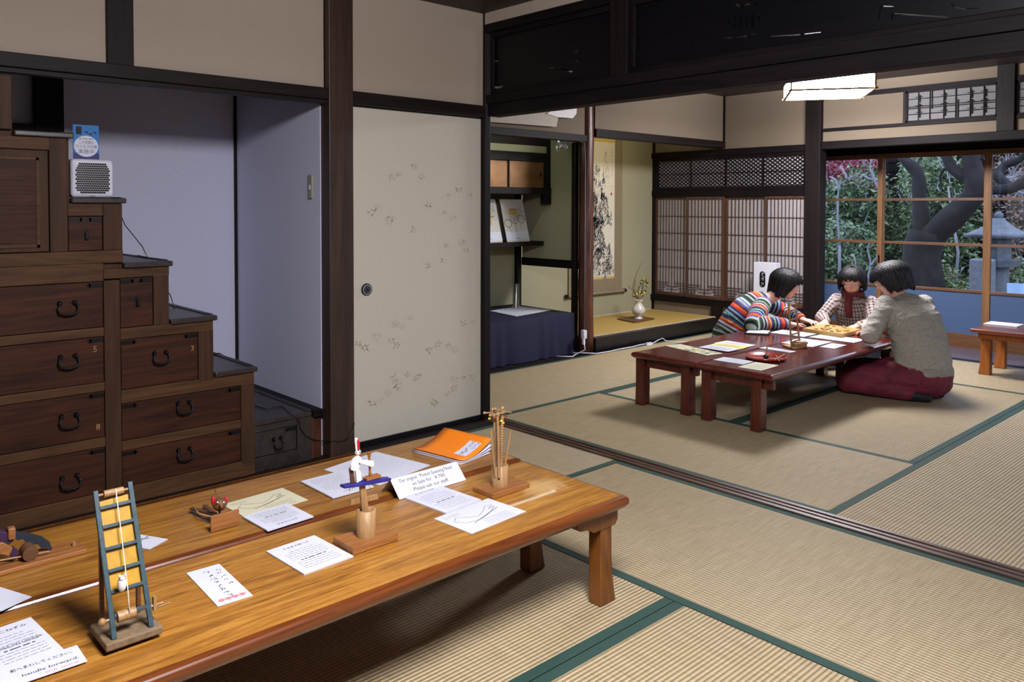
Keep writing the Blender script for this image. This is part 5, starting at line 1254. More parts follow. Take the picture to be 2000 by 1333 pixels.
# --- bird toy
bt = thing('bird_toy', 'brown nodding bird toy with red wings behind a small wooden plate', 'toy', (1.25, -2.11, .3305))
obj('front_plate', MB().box(1.302, 1.308, P(411, 1020, 'x', 1.305).y, P(467, 1010, 'x', 1.305).y, .3305, .3305 + .046), M_TOYB, bt, bev=.003)
ctr = P(429, 986, 'x', 1.27)
obj('body', MB().ball(ctr, .019, 16, 12, (1, 1, .95)), M_TOYD, bt)
for s, px in ((-1, 416), (1, 441)):
    c = P(px, 979, 'x', 1.27); obj('wing', MB().ball(c, .008, 12, 8, (.8, .7, 1.6)), M_REDP, bt)
obj('beak', MB().cyl(P(431, 986, 'x', 1.288), P(432, 991, 'x', 1.302), .005, .0015, 8), M_TOYB, bt)
mb = MB(); 
for px in (425, 437): mb.ball(P(px, 982, 'x', 1.287), .0025, 8, 6)
obj('eye', mb, M_PAPER, bt)
obj('perch', MB().cyl(P(419, 955, 'x', 1.26), P(423, 968, 'x', 1.265), .0016, n=6).cyl(ctr + Vector((0, 0, -.018)), Vector((1.27, ctr.y, .345)), .003, n=8), M_TOYD, bt)
yb = ctr.y
mb = MB(); mb.obox((1.2, yb - .015, .352), (1, .1, .12), (-.1, 1, 0), (0, 0, 1), .075, .007, .0025); obj('paddle', mb, M_TOYD, bt, bev=.001)
mb = MB(); mb.obox((1.2, yb + .008, .346), (1, -.12, .06), (.12, 1, 0), (0, 0, 1), .08, .006, .0022); obj('paddle', mb, M_TOYD, bt, bev=.001)
obj('joint', MB().box(1.285, 1.303, yb - .01, yb + .012, .3305, .36), M_TOYD, bt)
obj('string', MB().tube([Vector((1.13, yb - .02, .352)), Vector((1.2, yb - .03, .35)), Vector((1.3, yb - .01, .36))], .001, 5), M_STRING, bt)
# --- sawing craftsman toy
st_ = thing('sawyer_toy', 'wooden sawing toy with dark toothed blade and small log, cut off by the left edge', 'toy', (1.17, -2.6, .3305))
obj('base', MB().box(1.135, 1.22, -2.78, -2.437, .3305, .342), M_TOYB, st_, bev=.002)
XS_ = 1.165
bl = [(27, 1037), (52, 1040), (80, 1047), (96, 1058), (102, 1072), (99, 1078), (88, 1070), (80, 1071), (74, 1064), (66, 1064), (58, 1058), (50, 1060), (44, 1053), (34, 1056), (28, 1052)]
obj('saw_blade', flat(MB(), bl, XS_, .002), M_BLADE, st_)
obj('figure_body', flat(MB(), [(-40, 1035), (0, 1033), (20, 1038), (24, 1052), (14, 1060), (-20, 1075), (-45, 1080)], XS_ - .016, .022), M_PURPLE, st_, bev=.003)
obj('figure_hand', MB().box(XS_ - .008, XS_ + .012, P(14, 1040, 'x', XS_).y, P(29, 1040, 'x', XS_).y, P(20, 1053, 'x', XS_).z, P(20, 1030, 'x', XS_).z), M_TOYB, st_, bev=.003)
obj('figure_arm', flat(MB(), [(-30, 1066), (4, 1058), (26, 1070), (20, 1086), (-5, 1080), (-30, 1085)], XS_ + .01, .01), M_TOYB, st_, bev=.002)
obj('figure_sleeve', flat(MB(), [(24, 1066), (36, 1074), (28, 1092), (16, 1084)], XS_ + .01, .011), M_PURPLE, st_, bev=.001)
ca = P(60, 1083, 'x', 1.205); obj('log', MB().cyl((1.165, ca.y, .342 + .0175), (1.205, ca.y, .342 + .0175), .0175, n=20), M_TOYD, st_)
obj('drive_rod', MB().cyl(P(-30, 1101, 'x', 1.19), P(96, 1078, 'x', 1.19), .0022, n=6), M_TOY, st_)
c = P(144, 1066, 'z', .343); obj('peg', MB().cyl((c.x, c.y, .342), (c.x, c.y, .353), .004, n=8), M_TOY, st_)
# ================================================================== garden beyond the glass
struct('ground', B(-14, 14, 4.66, 20, -.35, -.30), M_SOIL)
def leafcloud(name, c, r, n, mat, label, cat='bush', size=.05, stem=None, flat_=.6, group=None, kind=None, branches=14, bm=None):
    """leafy shrub: separate leaf blades on an irregular crown, plus its own branches"""
    o = thing(name, label, cat, (c[0], c[1], -.3), group)
    mb = MB(); cx, cy, cz = c; rx, ry, rz = r
    lumps = [(Vector((U(-.7, .7) * rx, U(-.7, .7) * ry, U(-.75, .75) * rz)), U(.5, .8)) for _ in range(11)]
    for _ in range(int(n * 2.7)):
        l, s = random.choice(lumps); d = Vector((U(-1, 1), U(-1, 1), U(-1, 1)))
        if d.length > 1 or d.length < .1: d = d.normalized() * U(.5, 1)
        d = d.normalized() * (d.length ** .4)
        p = Vector((cx + l.x + d.x * rx * s, cy + l.y + d.y * ry * s, cz + l.z + d.z * rz * s))
        if p.z < -.28: continue
        a = Vector((U(-1, 1), U(-1, .4), U(-.9, .3))).normalized(); b = a.cross(Vector((U(-1, 1), U(-1, 1), U(.2, 1)))).normalized(); nn = a.cross(b)
        L = size * U(.6, 1.3); W = L * .24
        mb.add([p, p + a * L * .5 + b * W + nn * W * .4, p + a * L, p + a * L * .5 - b * W + nn * W * .4, p + a * L * .5], [(0, 4, 1), (1, 4, 2), (2, 4, 3), (3, 4, 0)])
    obj('foliage', mb, mat, o)
    br = MB()
    for _ in range(branches):
        p = Vector((cx + U(-.2, .2) * rx, cy + U(-.2, .2) * ry, -.3)); l, s = random.choice(lumps); q = Vector((cx, cy, cz)) + l + Vector((U(-.4, .4) * rx, U(-.6, .2) * ry, U(-.2, .6) * rz))
        m_ = p.lerp(q, .5) + Vector((U(-.15, .15), U(-.15, .15), U(0, .2))); br.tube([p, m_, q, q + Vector((U(-.3, .3), U(-.2, .1), U(.05, .35)))], [.018, .013, .008, .003], 5)
    obj('branches', br, bm or M_TWIG, o)
    return o
GS = 'garden shrubs'
leafcloud('camellia_bush', (-1.95, 8.05, .38), (.66, .42, .62), 2600, M_LEAF, 'dense glossy camellia low behind the left window, nearest the glass', 'bush', .085, group=GS)
leafcloud('camellia_bush', (-.62, 8.05, .22), (.42, .4, .4), 1300, M_LEAF2, 'small yellow-green bush behind the heads of the seated people', 'bush', .075, group=GS)
leafcloud('camellia_bush', (.75, 8.75, .12), (.6, .4, .42), 1700, M_LEAF, 'low dark bush right of the tree foot', 'bush', .08, group=GS)
leafcloud('camellia_bush', (-2.4, 9.6, .9), (.72, .4, .75), 2600, M_LEAF, 'taller camellia behind the lower panes of the left window', 'bush', .09, group=GS)
leafcloud('camellia_bush', (-1.05, 9.6, 1.15), (.6, .4, .95), 2600, M_LEAF, 'tall evergreen just left of the tree fork', 'bush', .085, group=GS)
leafcloud('brown_bush', (.35, 9.9, .85), (.55, .4, .75), 1900, M_BROWNL, 'brownish shrub behind the stone lantern roof', 'bush', .07, group=GS, branches=26)
leafcloud('maple_tree', (-3.1, 11.1, 1.85), (.6, .35, .42), 2300, M_MAPLE, 'red-leaved maple at the top of the left window', 'tree', .06, branches=26)
leafcloud('camellia_bush', (-1.6, 11.1, 1.55), (.55, .35, .9), 2400, M_LEAF2, 'yellow-green crown seen between the two tree limbs', 'bush', .085, group=GS, branches=26)
leafcloud('twiggy_bush', (-.1, 11.1, 1.7), (.6, .35, .75), 1300, M_BROWNL, 'sparse twiggy crown at the top right of the window', 'bush', .07, group=GS, branches=46)
leafcloud('camellia_bush', (-4.7, 10.4, .9), (.75, .6, 1.2), 2400, M_LEAF, 'evergreen at the far left of the garden, hidden by the pillar', 'bush', .09, group=GS)
leafcloud('camellia_bush', (2.2, 10.4, .9), (.9, .6, 1.1), 2600, M_LEAF, 'evergreen at the far right of the garden outside the view', 'bush', .09, group=GS)
# forked tree
tr_ = thing('garden_tree', 'large dark forked tree with curving limbs outside the wide window', 'tree', (.2, 7.2, -.3))
YT = 7.2
def limb(pts, rs, parent=tr_, name='limb', y=YT, m=M_BARK, ds=None):
    v = []
    for i, p in enumerate(pts): v.append(P(p[0], p[1], 'y', y + (ds[i] if ds else 0)))
    # smooth by subdivision
    vv, rr = [v[0]], [rs[0]]
    for i in range(len(v) - 1):
        for k in (1, 2, 3):
            t = k / 3; a = v[max(0, i - 1)]; b = v[i]; c = v[i + 1]; d = v[min(len(v) - 1, i + 2)]
            q = .5 * ((2 * b) + (c - a) * t + (2 * a - 5 * b + 4 * c - d) * t * t + (3 * b - a - 3 * c + d) * t ** 3)
            vv.append(q + Vector((U(-.008, .008), U(-.008, .008), 0))); rr.append((rs[i] * (1 - t) + rs[i + 1] * t) * U(.94, 1.08))
    return obj(name, MB().tube(vv, rr, 12), m, parent)
limb([(1800, 640), (1803, 560), (1800, 500), (1812, 455)], [.27, .23, .22, .2], name='trunk')
limb([(1808, 470), (1798, 430), (1796, 380), (1790, 335), (1765, 310), (1750, 285)], [.13, .095, .08, .075, .06, .05])
limb([(1815, 468), (1850, 435), (1880, 405), (1905, 375), (1903, 340), (1895, 300), (1893, 270)], [.16, .15, .13, .13, .11, .1, .09])
limb([(1905, 375), (1890, 350), (1862, 330), (1850, 308), (1852, 285)], [.09, .07, .065, .055, .05])
limb([(1905, 378), (1935, 372), (1975, 368), (2010, 350), (2030, 330)], [.08, .06, .055, .07, .07])
limb([(1975, 368), (1950, 345), (1960, 325), (1990, 312), (2010, 290)], [.05, .06, .05, .04, .03], ds=[0, .2, .3, .3, .3])
for pts in ([(1770, 400), (1760, 380), (1752, 370), (1735, 360)], [(1905, 320), (1920, 308), (1935, 300)], [(1845, 330), (1835, 345), (1840, 375)], [(1820, 430), (1828, 410), (1835, 395)]):
    limb(pts, [.018, .014, .01, .006][:len(pts)], name='twig')
tw = thing('bare_shrub', 'pale bare branching shrub in the left window pane', 'shrub', (-1.6, 6.9, -.3))
obj('stem', MB().tube([(P(1640, 480, 'y', 6.9).x, 6.9, -.3), P(1640, 520, 'y', 6.9), P(1640, 478, 'y', 6.9)], [.026, .02, .016], 6), M_TWIG, tw)
for pts in ([(1640, 480), (1636, 400), (1640, 365), (1655, 350), (1680, 340)], [(1640, 372), (1632, 352), (1620, 345)], [(1655, 350), (1648, 335), (1640, 325)], [(1715, 370), (1706, 345), (1700, 325), (1706, 305)], [(1716, 352), (1700, 350), (1688, 344)], [(1690, 560), (1700, 520), (1695, 490), (1700, 470)], [(1700, 520), (1712, 505), (1716, 490)], [(1665, 555), (1672, 530), (1668, 500)]):
    limb(pts, [.016, .013, .010, .008, .005][:len(pts)], parent=tw, name='branch', y=6.9, m=M_TWIG)
tw2 = thing('bare_shrub', 'tangle of pale bare twigs behind the forked tree', 'shrub', (-.5, 8.8, -.3))
obj('stem', MB().tube([(-.5, 8.8, -.3), (-.45, 8.8, .6), (-.6, 8.82, 1.5)], [.03, .02, .012], 6), M_TWIG, tw2)
for _ in range(26):
    a = (U(1745, 1900), U(300, 430)); b = (a[0] + U(-28, 28), a[1] - U(5, 40)); limb([a, ((a[0]+b[0])/2 + U(-4, 4), (a[1]+b[1])/2), b], [.009, .007, .004], parent=tw2, name='branch', y=8.75 + U(0, .1), m=M_TWIG)
for _ in range(34):
    a = (U(1900, 2010), U(300, 400)); b = (a[0] + U(-45, 45), a[1] - U(5, 40)); limb([a, ((a[0]+b[0])/2 + U(-6, 6), (a[1]+b[1])/2), b], [.010, .007, .004], parent=tw2, name='branch', y=8.9 + U(0, .1), m=M_TWIG)
# stone lantern
c = P(1950, 452, 'y', 7.9); ls = c.x
sl = thing('stone_lantern', 'grey stone lantern with wide roof and knob at the right edge of the garden', 'stone lantern', (ls, 7.9, -.3))
z0 = c.z
obj('roof', MB().lathe((ls, 7.9, z0), [(.05, -.1), (.36, -.08), (.38, -.045), (.3, -.02), (.17, .05), (.09, .12), (.06, .16)], 6, 1.05), M_STONE, sl)
obj('knob', MB().ball((ls, 7.9, z0 + .19), .05), M_STONE, sl)
obj('light_box', MB().cyl((ls, 7.9, z0 - .34), (ls, 7.9, z0 - .1), .16, .16, 6, smooth=False), M_STONE, sl)
obj('platform', MB().cyl((ls, 7.9, z0 - .42), (ls, 7.9, z0 - .34), .24, .28, 6, smooth=False), M_STONE, sl)
obj('shaft', MB().cyl((ls, 7.9, -.3), (ls, 7.9, z0 - .42), .13, .12, 12), M_STONE, sl)
c = P(1917, 515, 'y', 7.0); obj('stone_slab', B(c.x - .1, c.x + .12, 6.9, 7.1, -.3, c.z + .05), M_STONE, label='low grey stone post left of the lantern, right of the tree foot', cat='stone', bev=.02)
c = P(1985, 566, 'y', 6.4); obj('bucket', MB().lathe((c.x, 6.4, -.3), [(.07, 0), (.085, c.z + .36), (.078, c.z + .36), (.06, .01)], 20), plain('pale_blue_plastic', rgb(150, 180, 214), .4), label='small pale blue bucket outside near the right window', cat='bucket')
# dark fence and building behind
fn = thing('garden_fence', 'dark slatted fence closing the garden', 'fence', (0, 12.2, -.3))
mb = MB(); z = -.25
k_ = 0
while z < 3.4: mb.box(-9, 8, 12.17 + .025 * (k_ % 2), 12.195 + .025 * (k_ % 2), z, z + .105); z += .088; k_ += 1
obj('slats', mb, M_DARKX, fn)
for x in (-8, -6, -4, -2, 0, 2, 4, 6): obj('post', B(x - .05, x + .05, 12.22, 12.32, -.3, 3.45), M_DARK, fn)
# ================================================================== people
from mathutils import noise as mn
def V3(*a): return Vector(a)
def etube(mb, pts, side, rw, rd, n=20, capk=.6):
    """tube with elliptic sections: half width rw along side, half depth rd across it, rounded ends"""
    pts = [Vector(p) for p in pts]; k = len(pts); side = Vector(side).normalized(); rows = []
    def ring(p, w, d, ax):
        b = ax.cross(side).normalized(); s = b.cross(ax).normalized()
        return [p + s * w * math.cos(2*math.pi*j/n) + b * d * math.sin(2*math.pi*j/n) for j in range(n)]
    axs = [(pts[min(i+1, k-1)] - pts[max(i-1, 0)]).normalized() for i in range(k)]
    for f in (.35, .75, .95): rows.append(ring(pts[0] - axs[0] * rd[0] * capk * math.sqrt(max(0, 1 - f * f)), rw[0] * f, rd[0] * f, axs[0]))
    for i in range(k): rows.append(ring(pts[i], rw[i], rd[i], axs[i]))
    for f in (.95, .75, .35): rows.append(ring(pts[-1] + axs[-1] * rd[-1] * capk * math.sqrt(max(0, 1 - f * f)), rw[-1] * f, rd[-1] * f, axs[-1]))
    vs = sum(rows, []); m = len(rows)
    fs = [(i*n + j, i*n + (j+1) % n, (i+1)*n + (j+1) % n, (i+1)*n + j) for i in range(m-1) for j in range(n)] + [tuple(range(n-1, -1, -1)), tuple((m-1)*n + j for j in range(n))]
    mb.add(vs, fs, True)
def limbs(mb, pts, rs, n=14):
    for (a, b), (r0, r1) in zip(zip(pts[:-1], pts[1:]), zip(rs[:-1], rs[1:])):
        mb.cyl(a, b, r0, r1, n); mb.ball(a, r0, n, 8); mb.ball(b, r1, n, 8)
def blend(name, mb, voxel, mats, parent, smooth=8, segs=None, disp=0, dscale=8, rib=None):
    """fuse overlapping closed pieces into one continuous skin"""
    me = mesh_of(mb, name, mats, (0, 0, 0)); o = bpy.data.objects.new('tmp', me); COL.objects.link(o)
    r = o.modifiers.new('r', 'REMESH'); r.mode = 'VOXEL'; r.voxel_size = voxel; r.use_smooth_shade = True
    s = o.modifiers.new('s', 'SMOOTH'); s.iterations = smooth; s.factor = .5
    dg = bpy.context.evaluated_depsgraph_get(); m2 = bpy.data.meshes.new_from_object(o.evaluated_get(dg)); bpy.data.objects.remove(o)
    off = Vector(ORG[parent.name])
    if disp:
        nr = [v.normal.copy() for v in m2.vertices]
        for v, n_ in zip(m2.vertices, nr):
            f = mn.noise(Vector((v.co.x * dscale, v.co.y * dscale, v.co.z * dscale * 2.4))); f2 = mn.noise(v.co * dscale * 2.3)
            v.co += n_ * disp * (1 - abs(f) * 3 + f2 * .4)
    if segs:
        au = m2.attributes.new('u', 'FLOAT', 'POINT'); av = m2.attributes.new('w', 'FLOAT', 'POINT'); us = []; ws = []
        for v in m2.vertices:
            best = None
            for a, b, r, u0, u1 in segs:
                d = b - a; t = max(0, min(1, (v.co - a).dot(d) / d.length_squared)); q = a + d * t; ds = (v.co - q).length - r
                if best is None or ds < best[0]:
                    s_ = d.orthogonal().normalized(); t_ = d.normalized().cross(s_); e = v.co - q
                    best = (ds, u0 + (u1 - u0) * ((v.co - a).dot(d) / d.length_squared), math.atan2(e.dot(t_), e.dot(s_)) * r)
            us.append(best[1]); ws.append(best[2])
        au.data.foreach_set('value', us); av.data.foreach_set('value', ws)
    for v in m2.vertices: v.co -= off
    for p in m2.polygons: p.use_smooth = True
    m2.update(); m2.name = name
    return obj(name, m2, None, parent)
def head(mb, c, f, tilt=0, s=1.0):
    """skull, jaw, nose, ears and lips added to a body; returns the local frame"""
    f = Vector(f).normalized(); up = Vector((0, 0, 1)); sd = up.cross(f).normalized(); up = f.cross(sd).normalized()
    L = lambda a, b, d: c + (f * a + sd * b + up * d) * s
    def ell(a, b, d, ra, rb, rd_):
        n, m = 16, 10; vs = [L(a, b, d - rd_)]
        for i in range(1, m):
            t = -math.pi/2 + math.pi*i/m
            vs += [L(a + ra*math.cos(t)*math.cos(2*math.pi*j/n), b + rb*math.cos(t)*math.sin(2*math.pi*j/n), d + rd_*math.sin(t)) for j in range(n)]
        vs.append(L(a, b, d + rd_)); e = len(vs) - 1
        fs = [(0, 1+(j+1) % n, 1+j) for j in range(n)] + [(1+i*n+j, 1+i*n+(j+1) % n, 1+(i+1)*n+(j+1) % n, 1+(i+1)*n+j) for i in range(m-2) for j in range(n)] + [(1+(m-2)*n+j, 1+(m-2)*n+(j+1) % n, e) for j in range(n)]
        mb.add(vs, fs, True)
    ell(-.008, 0, .018, .092, .074, .092); ell(.022, 0, -.035, .062, .056, .068); ell(.045, 0, -.082, .028, .028, .02)
    ell(.084, 0, -.014, .012, .009, .022); ell(.092, 0, -.026, .012, .012, .009)
    ell(.074, 0, -.054, .014, .024, .008); ell(.072, .03, .022, .014, .026, .007); ell(.072, -.03, .022, .014, .026, .007)
    for k in (-1, 1): ell(-.004, .074 * k, -.012, .016, .008, .028); ell(.055, .038 * k, -.022, .024, .018, .02)
    return L
def face(parent, L, s=1.0):
    b = parent
    for k in (-1, 1):
        o = obj('eye', MB().ball(L(.074, .028 * k, .003), .0105 * s, 12, 8), M_PAPER, b); obj('iris', MB().ball(L(.0815, .028 * k, .003), .0045 * s, 10, 6), M_BLACK, o)
        obj('eyebrow', MB().tube([L(.083, .014 * k, .024), L(.084, .028 * k, .029), L(.074, .045 * k, .024)], [.0015 * s, .0026 * s, .001 * s], 6), M_HAIRB, b)
    obj('mouth', MB().tube([L(.077, -.02, -.055), L(.088, -.007, -.053), L(.0885, .007, -.053), L(.077, .02, -.055)], [.0012, .0028 * s, .0028 * s, .0012], 6), plain('lips', rgb(170, 92, 84), .5), b)
def hairmat(name, c1, c2):
    t = NT(name); f = t.noise(t.coord(60, 60, 8), 2.2, 3); t.link(t.ramp(f, [(.35, c1), (.7, c2)]), t.b.inputs['Base Color']); t.set(Roughness=.45, Specular_IOR_Level=.3); t.bump(f, .8, .006); return t.m
M_HAIRB = hairmat('black_hair', rgb(9, 7, 9), rgb(24, 20, 23)); M_HAIRG = hairmat('greying_hair', rgb(12, 11, 14), rgb(58, 56, 64))
def hair(parent, L, mat, drop=-.08, bang=.045, s=1.0, back=None, part=.0, seed=1, vol=1.0):
    """bob: a grooved shell of locks from the crown, open over the face"""
    R = random.Random(seed); n, m = 132, 16; vs = []; jit = [R.uniform(-1, 1) for _ in range(n)]
    for j in range(n):
        a = 2 * math.pi * j / n; ca, sa = math.cos(a), math.sin(a); fr = max(0, ca)
        front = 1 / (1 + math.exp(-(abs(math.atan2(sa, ca)) - .95) * 9)); back_ = 1 / (1 + math.exp(-(abs(math.atan2(sa, ca)) - 2.3) * 6))
        zend = bang + (drop - bang) * front; zend = zend + ((back if back is not None else drop) - zend) * back_
        zend += jit[j] * .010 + .006 * math.sin(j * .7)
        for i in range(m + 1):
            t = i / m; z = .122 - (.122 - zend) * (t ** 1.25); zz = min(1, max(-1, (z - .015) / .108))
            rr = math.sqrt(max(0.0, 1 - zz * zz)) if z > .015 else 1 - max(0, (.015 - z)) * (.9 if ca > -.3 else 1.6)
            g = 1 + .03 * math.sin(j * 1.9 + t * 2) * t + .035 * jit[j] * t
            vs.append(L((-.006 + .106 * vol * ca * rr * g) if ca > 0 else (-.006 + .112 * vol * ca * rr * g), .092 * vol * sa * rr * g, z))
    fs = [(j*(m+1) + i, j*(m+1) + i + 1, ((j+1) % n)*(m+1) + i + 1, ((j+1) % n)*(m+1) + i) for j in range(n) for i in range(m)]
    mb = MB(); mb.add(vs, fs, True); o = obj('hair', mb, mat, parent)
    sm = o.modifiers.new('thick', 'SOLIDIFY'); sm.thickness = .010 * s; sm.offset = -1
    return o
def hand(mb, w, d, up, s=1.0, curl=.25, thumb=1):
    """palm, four bent fingers of different length and a thumb leaving the side of the palm"""
    d = Vector(d).normalized(); up = Vector(up); sd = up.cross(d).normalized(); up = d.cross(sd).normalized()
    p = lambda a, b, c: w + (d * a + sd * b + up * c) * s
    for b in (-.026, -.009, .009, .026): limbs(mb, [p(.0, b * .6, 0), p(.045, b * .9, .004), p(.085, b, .002)], [.015 * s, .014 * s, .011 * s], 8)
    for b, l in ((-.029, .056), (-.010, .072), (.010, .078), (.029, .068)):
        limbs(mb, [p(.085, b, .002), p(.085 + l * .45, b * 1.15, .004), p(.085 + l * .78, b * 1.25, .0 - curl * .02), p(.085 + l, b * 1.3, -.004 - curl * .05)], [.0095 * s, .0088 * s, .0078 * s, .0068 * s], 8)
    t = thumb; limbs(mb, [p(.02, .026 * t, -.002), p(.05, .048 * t, -.006), p(.075, .06 * t, -.010), p(.095, .062 * t, -.013)], [.013 * s, .0115 * s, .0095 * s, .0078 * s], 8)
def clothmat(name, kind):
    t = NT(name); a = t.new('ShaderNodeAttribute'); a.attribute_name = 'u'; b = t.new('ShaderNodeAttribute'); b.attribute_name = 'w'; u, w_ = a.outputs['Fac'], b.outputs['Fac']
    if kind == 'stripes':
        f = t.math('FRACT', t.math('MULTIPLY', u, 1 / .27))
        cs = [rgb(20, 22, 30), rgb(130, 152, 190), rgb(34, 50, 96), rgb(196, 40, 34), rgb(230, 110, 40), rgb(120, 30, 44), rgb(90, 110, 190), rgb(176, 180, 170), rgb(34, 78, 52), rgb(18, 30, 30), rgb(150, 164, 150), rgb(20, 22, 36), rgb(160, 162, 172), rgb(180, 40, 40), rgb(236, 150, 60), rgb(70, 60, 110), rgb(16, 18, 24), rgb(120, 170, 190)]
        c = t.ramp(f, [(i / len(cs), k) for i, k in enumerate(cs)], 'CONSTANT')
        tick = t.math('MULTIPLY', t.math('GREATER_THAN', t.math('SINE', t.math('MULTIPLY', w_, 420)), .45), t.math('GREATER_THAN', t.math('SINE', t.math('MULTIPLY', u, 96)), .3))
        c = t.mix(t.math('MULTIPLY', tick, .75), c, rgb(24, 24, 34)); t.link(c, t.b.inputs['Base Color'])
        t.bump(t.math('SINE', t.math('MULTIPLY', w_, 1400)), .25, .002)
    elif kind == 'plaid':
        su = t.math('GREATER_THAN', t.math('SINE', t.math('MULTIPLY', u, 2 * math.pi / .026)), .2); sw = t.math('GREATER_THAN', t.math('SINE', t.math('MULTIPLY', w_, 2 * math.pi / .026)), .2)
        c = t.mix(t.math('MULTIPLY', t.math('ADD', su, sw), .5), rgb(178, 164, 160), rgb(70, 44, 52)); t.link(c, t.b.inputs['Base Color'])
    elif kind == 'knit':
        n = t.noise(t.coord(), 90, 4); c = t.ramp(n, [(.3, rgb(148, 143, 134)), (.7, rgb(178, 172, 162))]); t.link(c, t.b.inputs['Base Color'])
        rib = t.math('MULTIPLY', t.math('SINE', t.math('MULTIPLY', w_, 2 * math.pi / .009)), t.math('LESS_THAN', u, .055)); folds = t.noise(t.coord(7, 7, 20), 1.2, 3, .5, .6)
        t.bump(t.math('ADD', t.math('ADD', rib, t.math('MULTIPLY', n, .5)), t.math('MULTIPLY', folds, 5)), .5, .006)
    t.set(Roughness=.9); return t.m
M_STRIPE = clothmat('striped_knit', 'stripes'); M_PLAID = clothmat('plaid_cloth', 'plaid'); M_KNIT = clothmat('grey_knit', 'knit')
t = NT('burgundy_trousers'); f = t.noise(t.coord(4, 4, 9), 1.6, 3, .5, 1.2); t.link(t.ramp(f, [(.3, rgb(92, 22, 44)), (.7, rgb(122, 36, 60))]), t.b.inputs['Base Color']); t.bump(f, .5, .02); t.set(Roughness=.75); M_BURG = t.m
M_TROUS = plain('dark_trousers', rgb(34, 34, 46), .8); M_SOCK = plain('black_sock', rgb(18, 18, 24), .7, noise=.4, nscale=60); M_SCARF = plain('red_scarf', rgb(96, 26, 34), .8, noise=.2)
SKB = plain('skin_tone', rgb(214, 164, 146), .5)
def segs_of(pts, rs, u0=0):
    out = []; u = u0
    for a, b, r0, r1 in zip(pts[:-1], pts[1:], rs[:-1], rs[1:]):
        l = (Vector(b) - Vector(a)).length; out.append((Vector(a), Vector(b), (r0 + r1) / 2, u, u + l)); u += l
    return out
def grow(rs, d): return [r + d for r in rs]

# ---- kneeling person in the grey sweater
pc = thing('person', 'person with greying bob in grey sweater and burgundy trousers, kneeling with back turned', 'person', (1.46, 2.38, 0))
f = V3(-.86, .5, 0); l = V3(-.5, -.86, 0)
tor = [V3(1.47, 2.37, .14), V3(1.47, 2.375, .24), V3(1.445, 2.39, .36), V3(1.40, 2.41, .48), V3(1.345, 2.43, .57), V3(1.31, 2.44, .615)]
tw_ = [.165, .155, .155, .165, .15, .07]; td = [.12, .11, .105, .105, .08, .05]
Ls, Rs_ = V3(1.345, 2.43, .575) + l * .15, V3(1.345, 2.43, .575) - l * .15
Larm = [Ls, V3(1.245, 2.125, .395), V3(1.135, 2.35, .40)]; Rarm = [Rs_, V3(1.31, 2.70, .42), V3(1.12, 2.58, .372)]
hc = V3(1.245, 2.43, .742); hf = V3(-.82, -.42, -.38)
mb = MB(); etube(mb, tor, l, tw_, td); limbs(mb, Larm, [.05, .04, .026]); limbs(mb, Rarm, [.05, .04, .026]); limbs(mb, [V3(1.31, 2.44, .60), V3(1.262, 2.44, .69)], [.05, .048])
Lleg = [V3(1.47, 2.29, .15), V3(1.10, 2.14, .105)]; Rleg = [V3(1.47, 2.46, .15), V3(1.02, 2.42, .105)]; Lc = [V3(1.10, 2.14, .085), V3(1.44, 2.22, .05)]; Rc = [V3(1.02, 2.42, .085), V3(1.42, 2.45, .05)]
limbs(mb, Lleg, [.085, .06]); limbs(mb, Rleg, [.085, .06]); limbs(mb, Lc, [.05, .035]); limbs(mb, Rc, [.05, .035])
limbs(mb, [V3(1.44, 2.22, .045), V3(1.52, 2.26, .03)], [.034, .026]); limbs(mb, [V3(1.42, 2.45, .045), V3(1.53, 2.46, .03)], [.034, .026])
hand(mb, V3(1.135, 2.35, .40), (-.35, .8, .25), (.3, .2, 1), 1, .5, 1); hand(mb, V3(1.12, 2.58, .366), (-1, -.3, -.1), (0, 0, 1), 1, .3, -1)
Lf = head(mb, hc, hf)
bd_ = blend('body', mb, .006, [SKB], pc, 5); face(bd_, Lf)
hair(pc, Lf, M_HAIRG, -.075, .05, back=-.105, seed=3, vol=1.2)
mb = MB(); etube(mb, [V3(1.475, 2.375, .155)] + tor[1:], l, [.185, .18, .178, .188, .178, .09], [.15, .142, .132, .128, .1, .062], 24, .25); limbs(mb, Larm[:2] + [V3(1.14, 2.34, .40)], [.07, .055, .04]); limbs(mb, [Rs_ + l * .02] + [Rarm[1], V3(1.16, 2.60, .376)], [.066, .056, .04])
blend('sweater', mb, .0065, [M_KNIT], pc, 7, segs_of(tor, [.17] * 6) + segs_of(Larm, [.05] * 3, .3) + segs_of(Rarm, [.05] * 3, .3), .006, 8)
mb = MB(); etube(mb, [V3(1.477, 2.374, .15), V3(1.475, 2.375, .175), V3(1.474, 2.376, .205)], l, [.192, .193, .188], [.156, .157, .152], 24, .05)
blend('ribbed_hem', mb, .0065, [M_KNIT], pc, 3, [(V3(1.477, 2.374, .14), V3(1.474, 2.376, .21), .17, 0, .05)])
mb = MB(); etube(mb, [V3(1.475, 2.365, .095), V3(1.475, 2.37, .15), V3(1.47, 2.375, .22)], l, [.185, .198, .17], [.15, .155, .13], 24, .6)
limbs(mb, Lleg, [.105, .08]); limbs(mb, Rleg, [.105, .08]); limbs(mb, Lc, [.075, .052]); limbs(mb, Rc, [.075, .052])
for s_ in mb.v[:]: pass
mb.v = [(v[0], v[1], max(v[2], .006)) for v in mb.v]
blend('trousers', mb, .0065, [M_BURG], pc, 6, None, .003, 8)
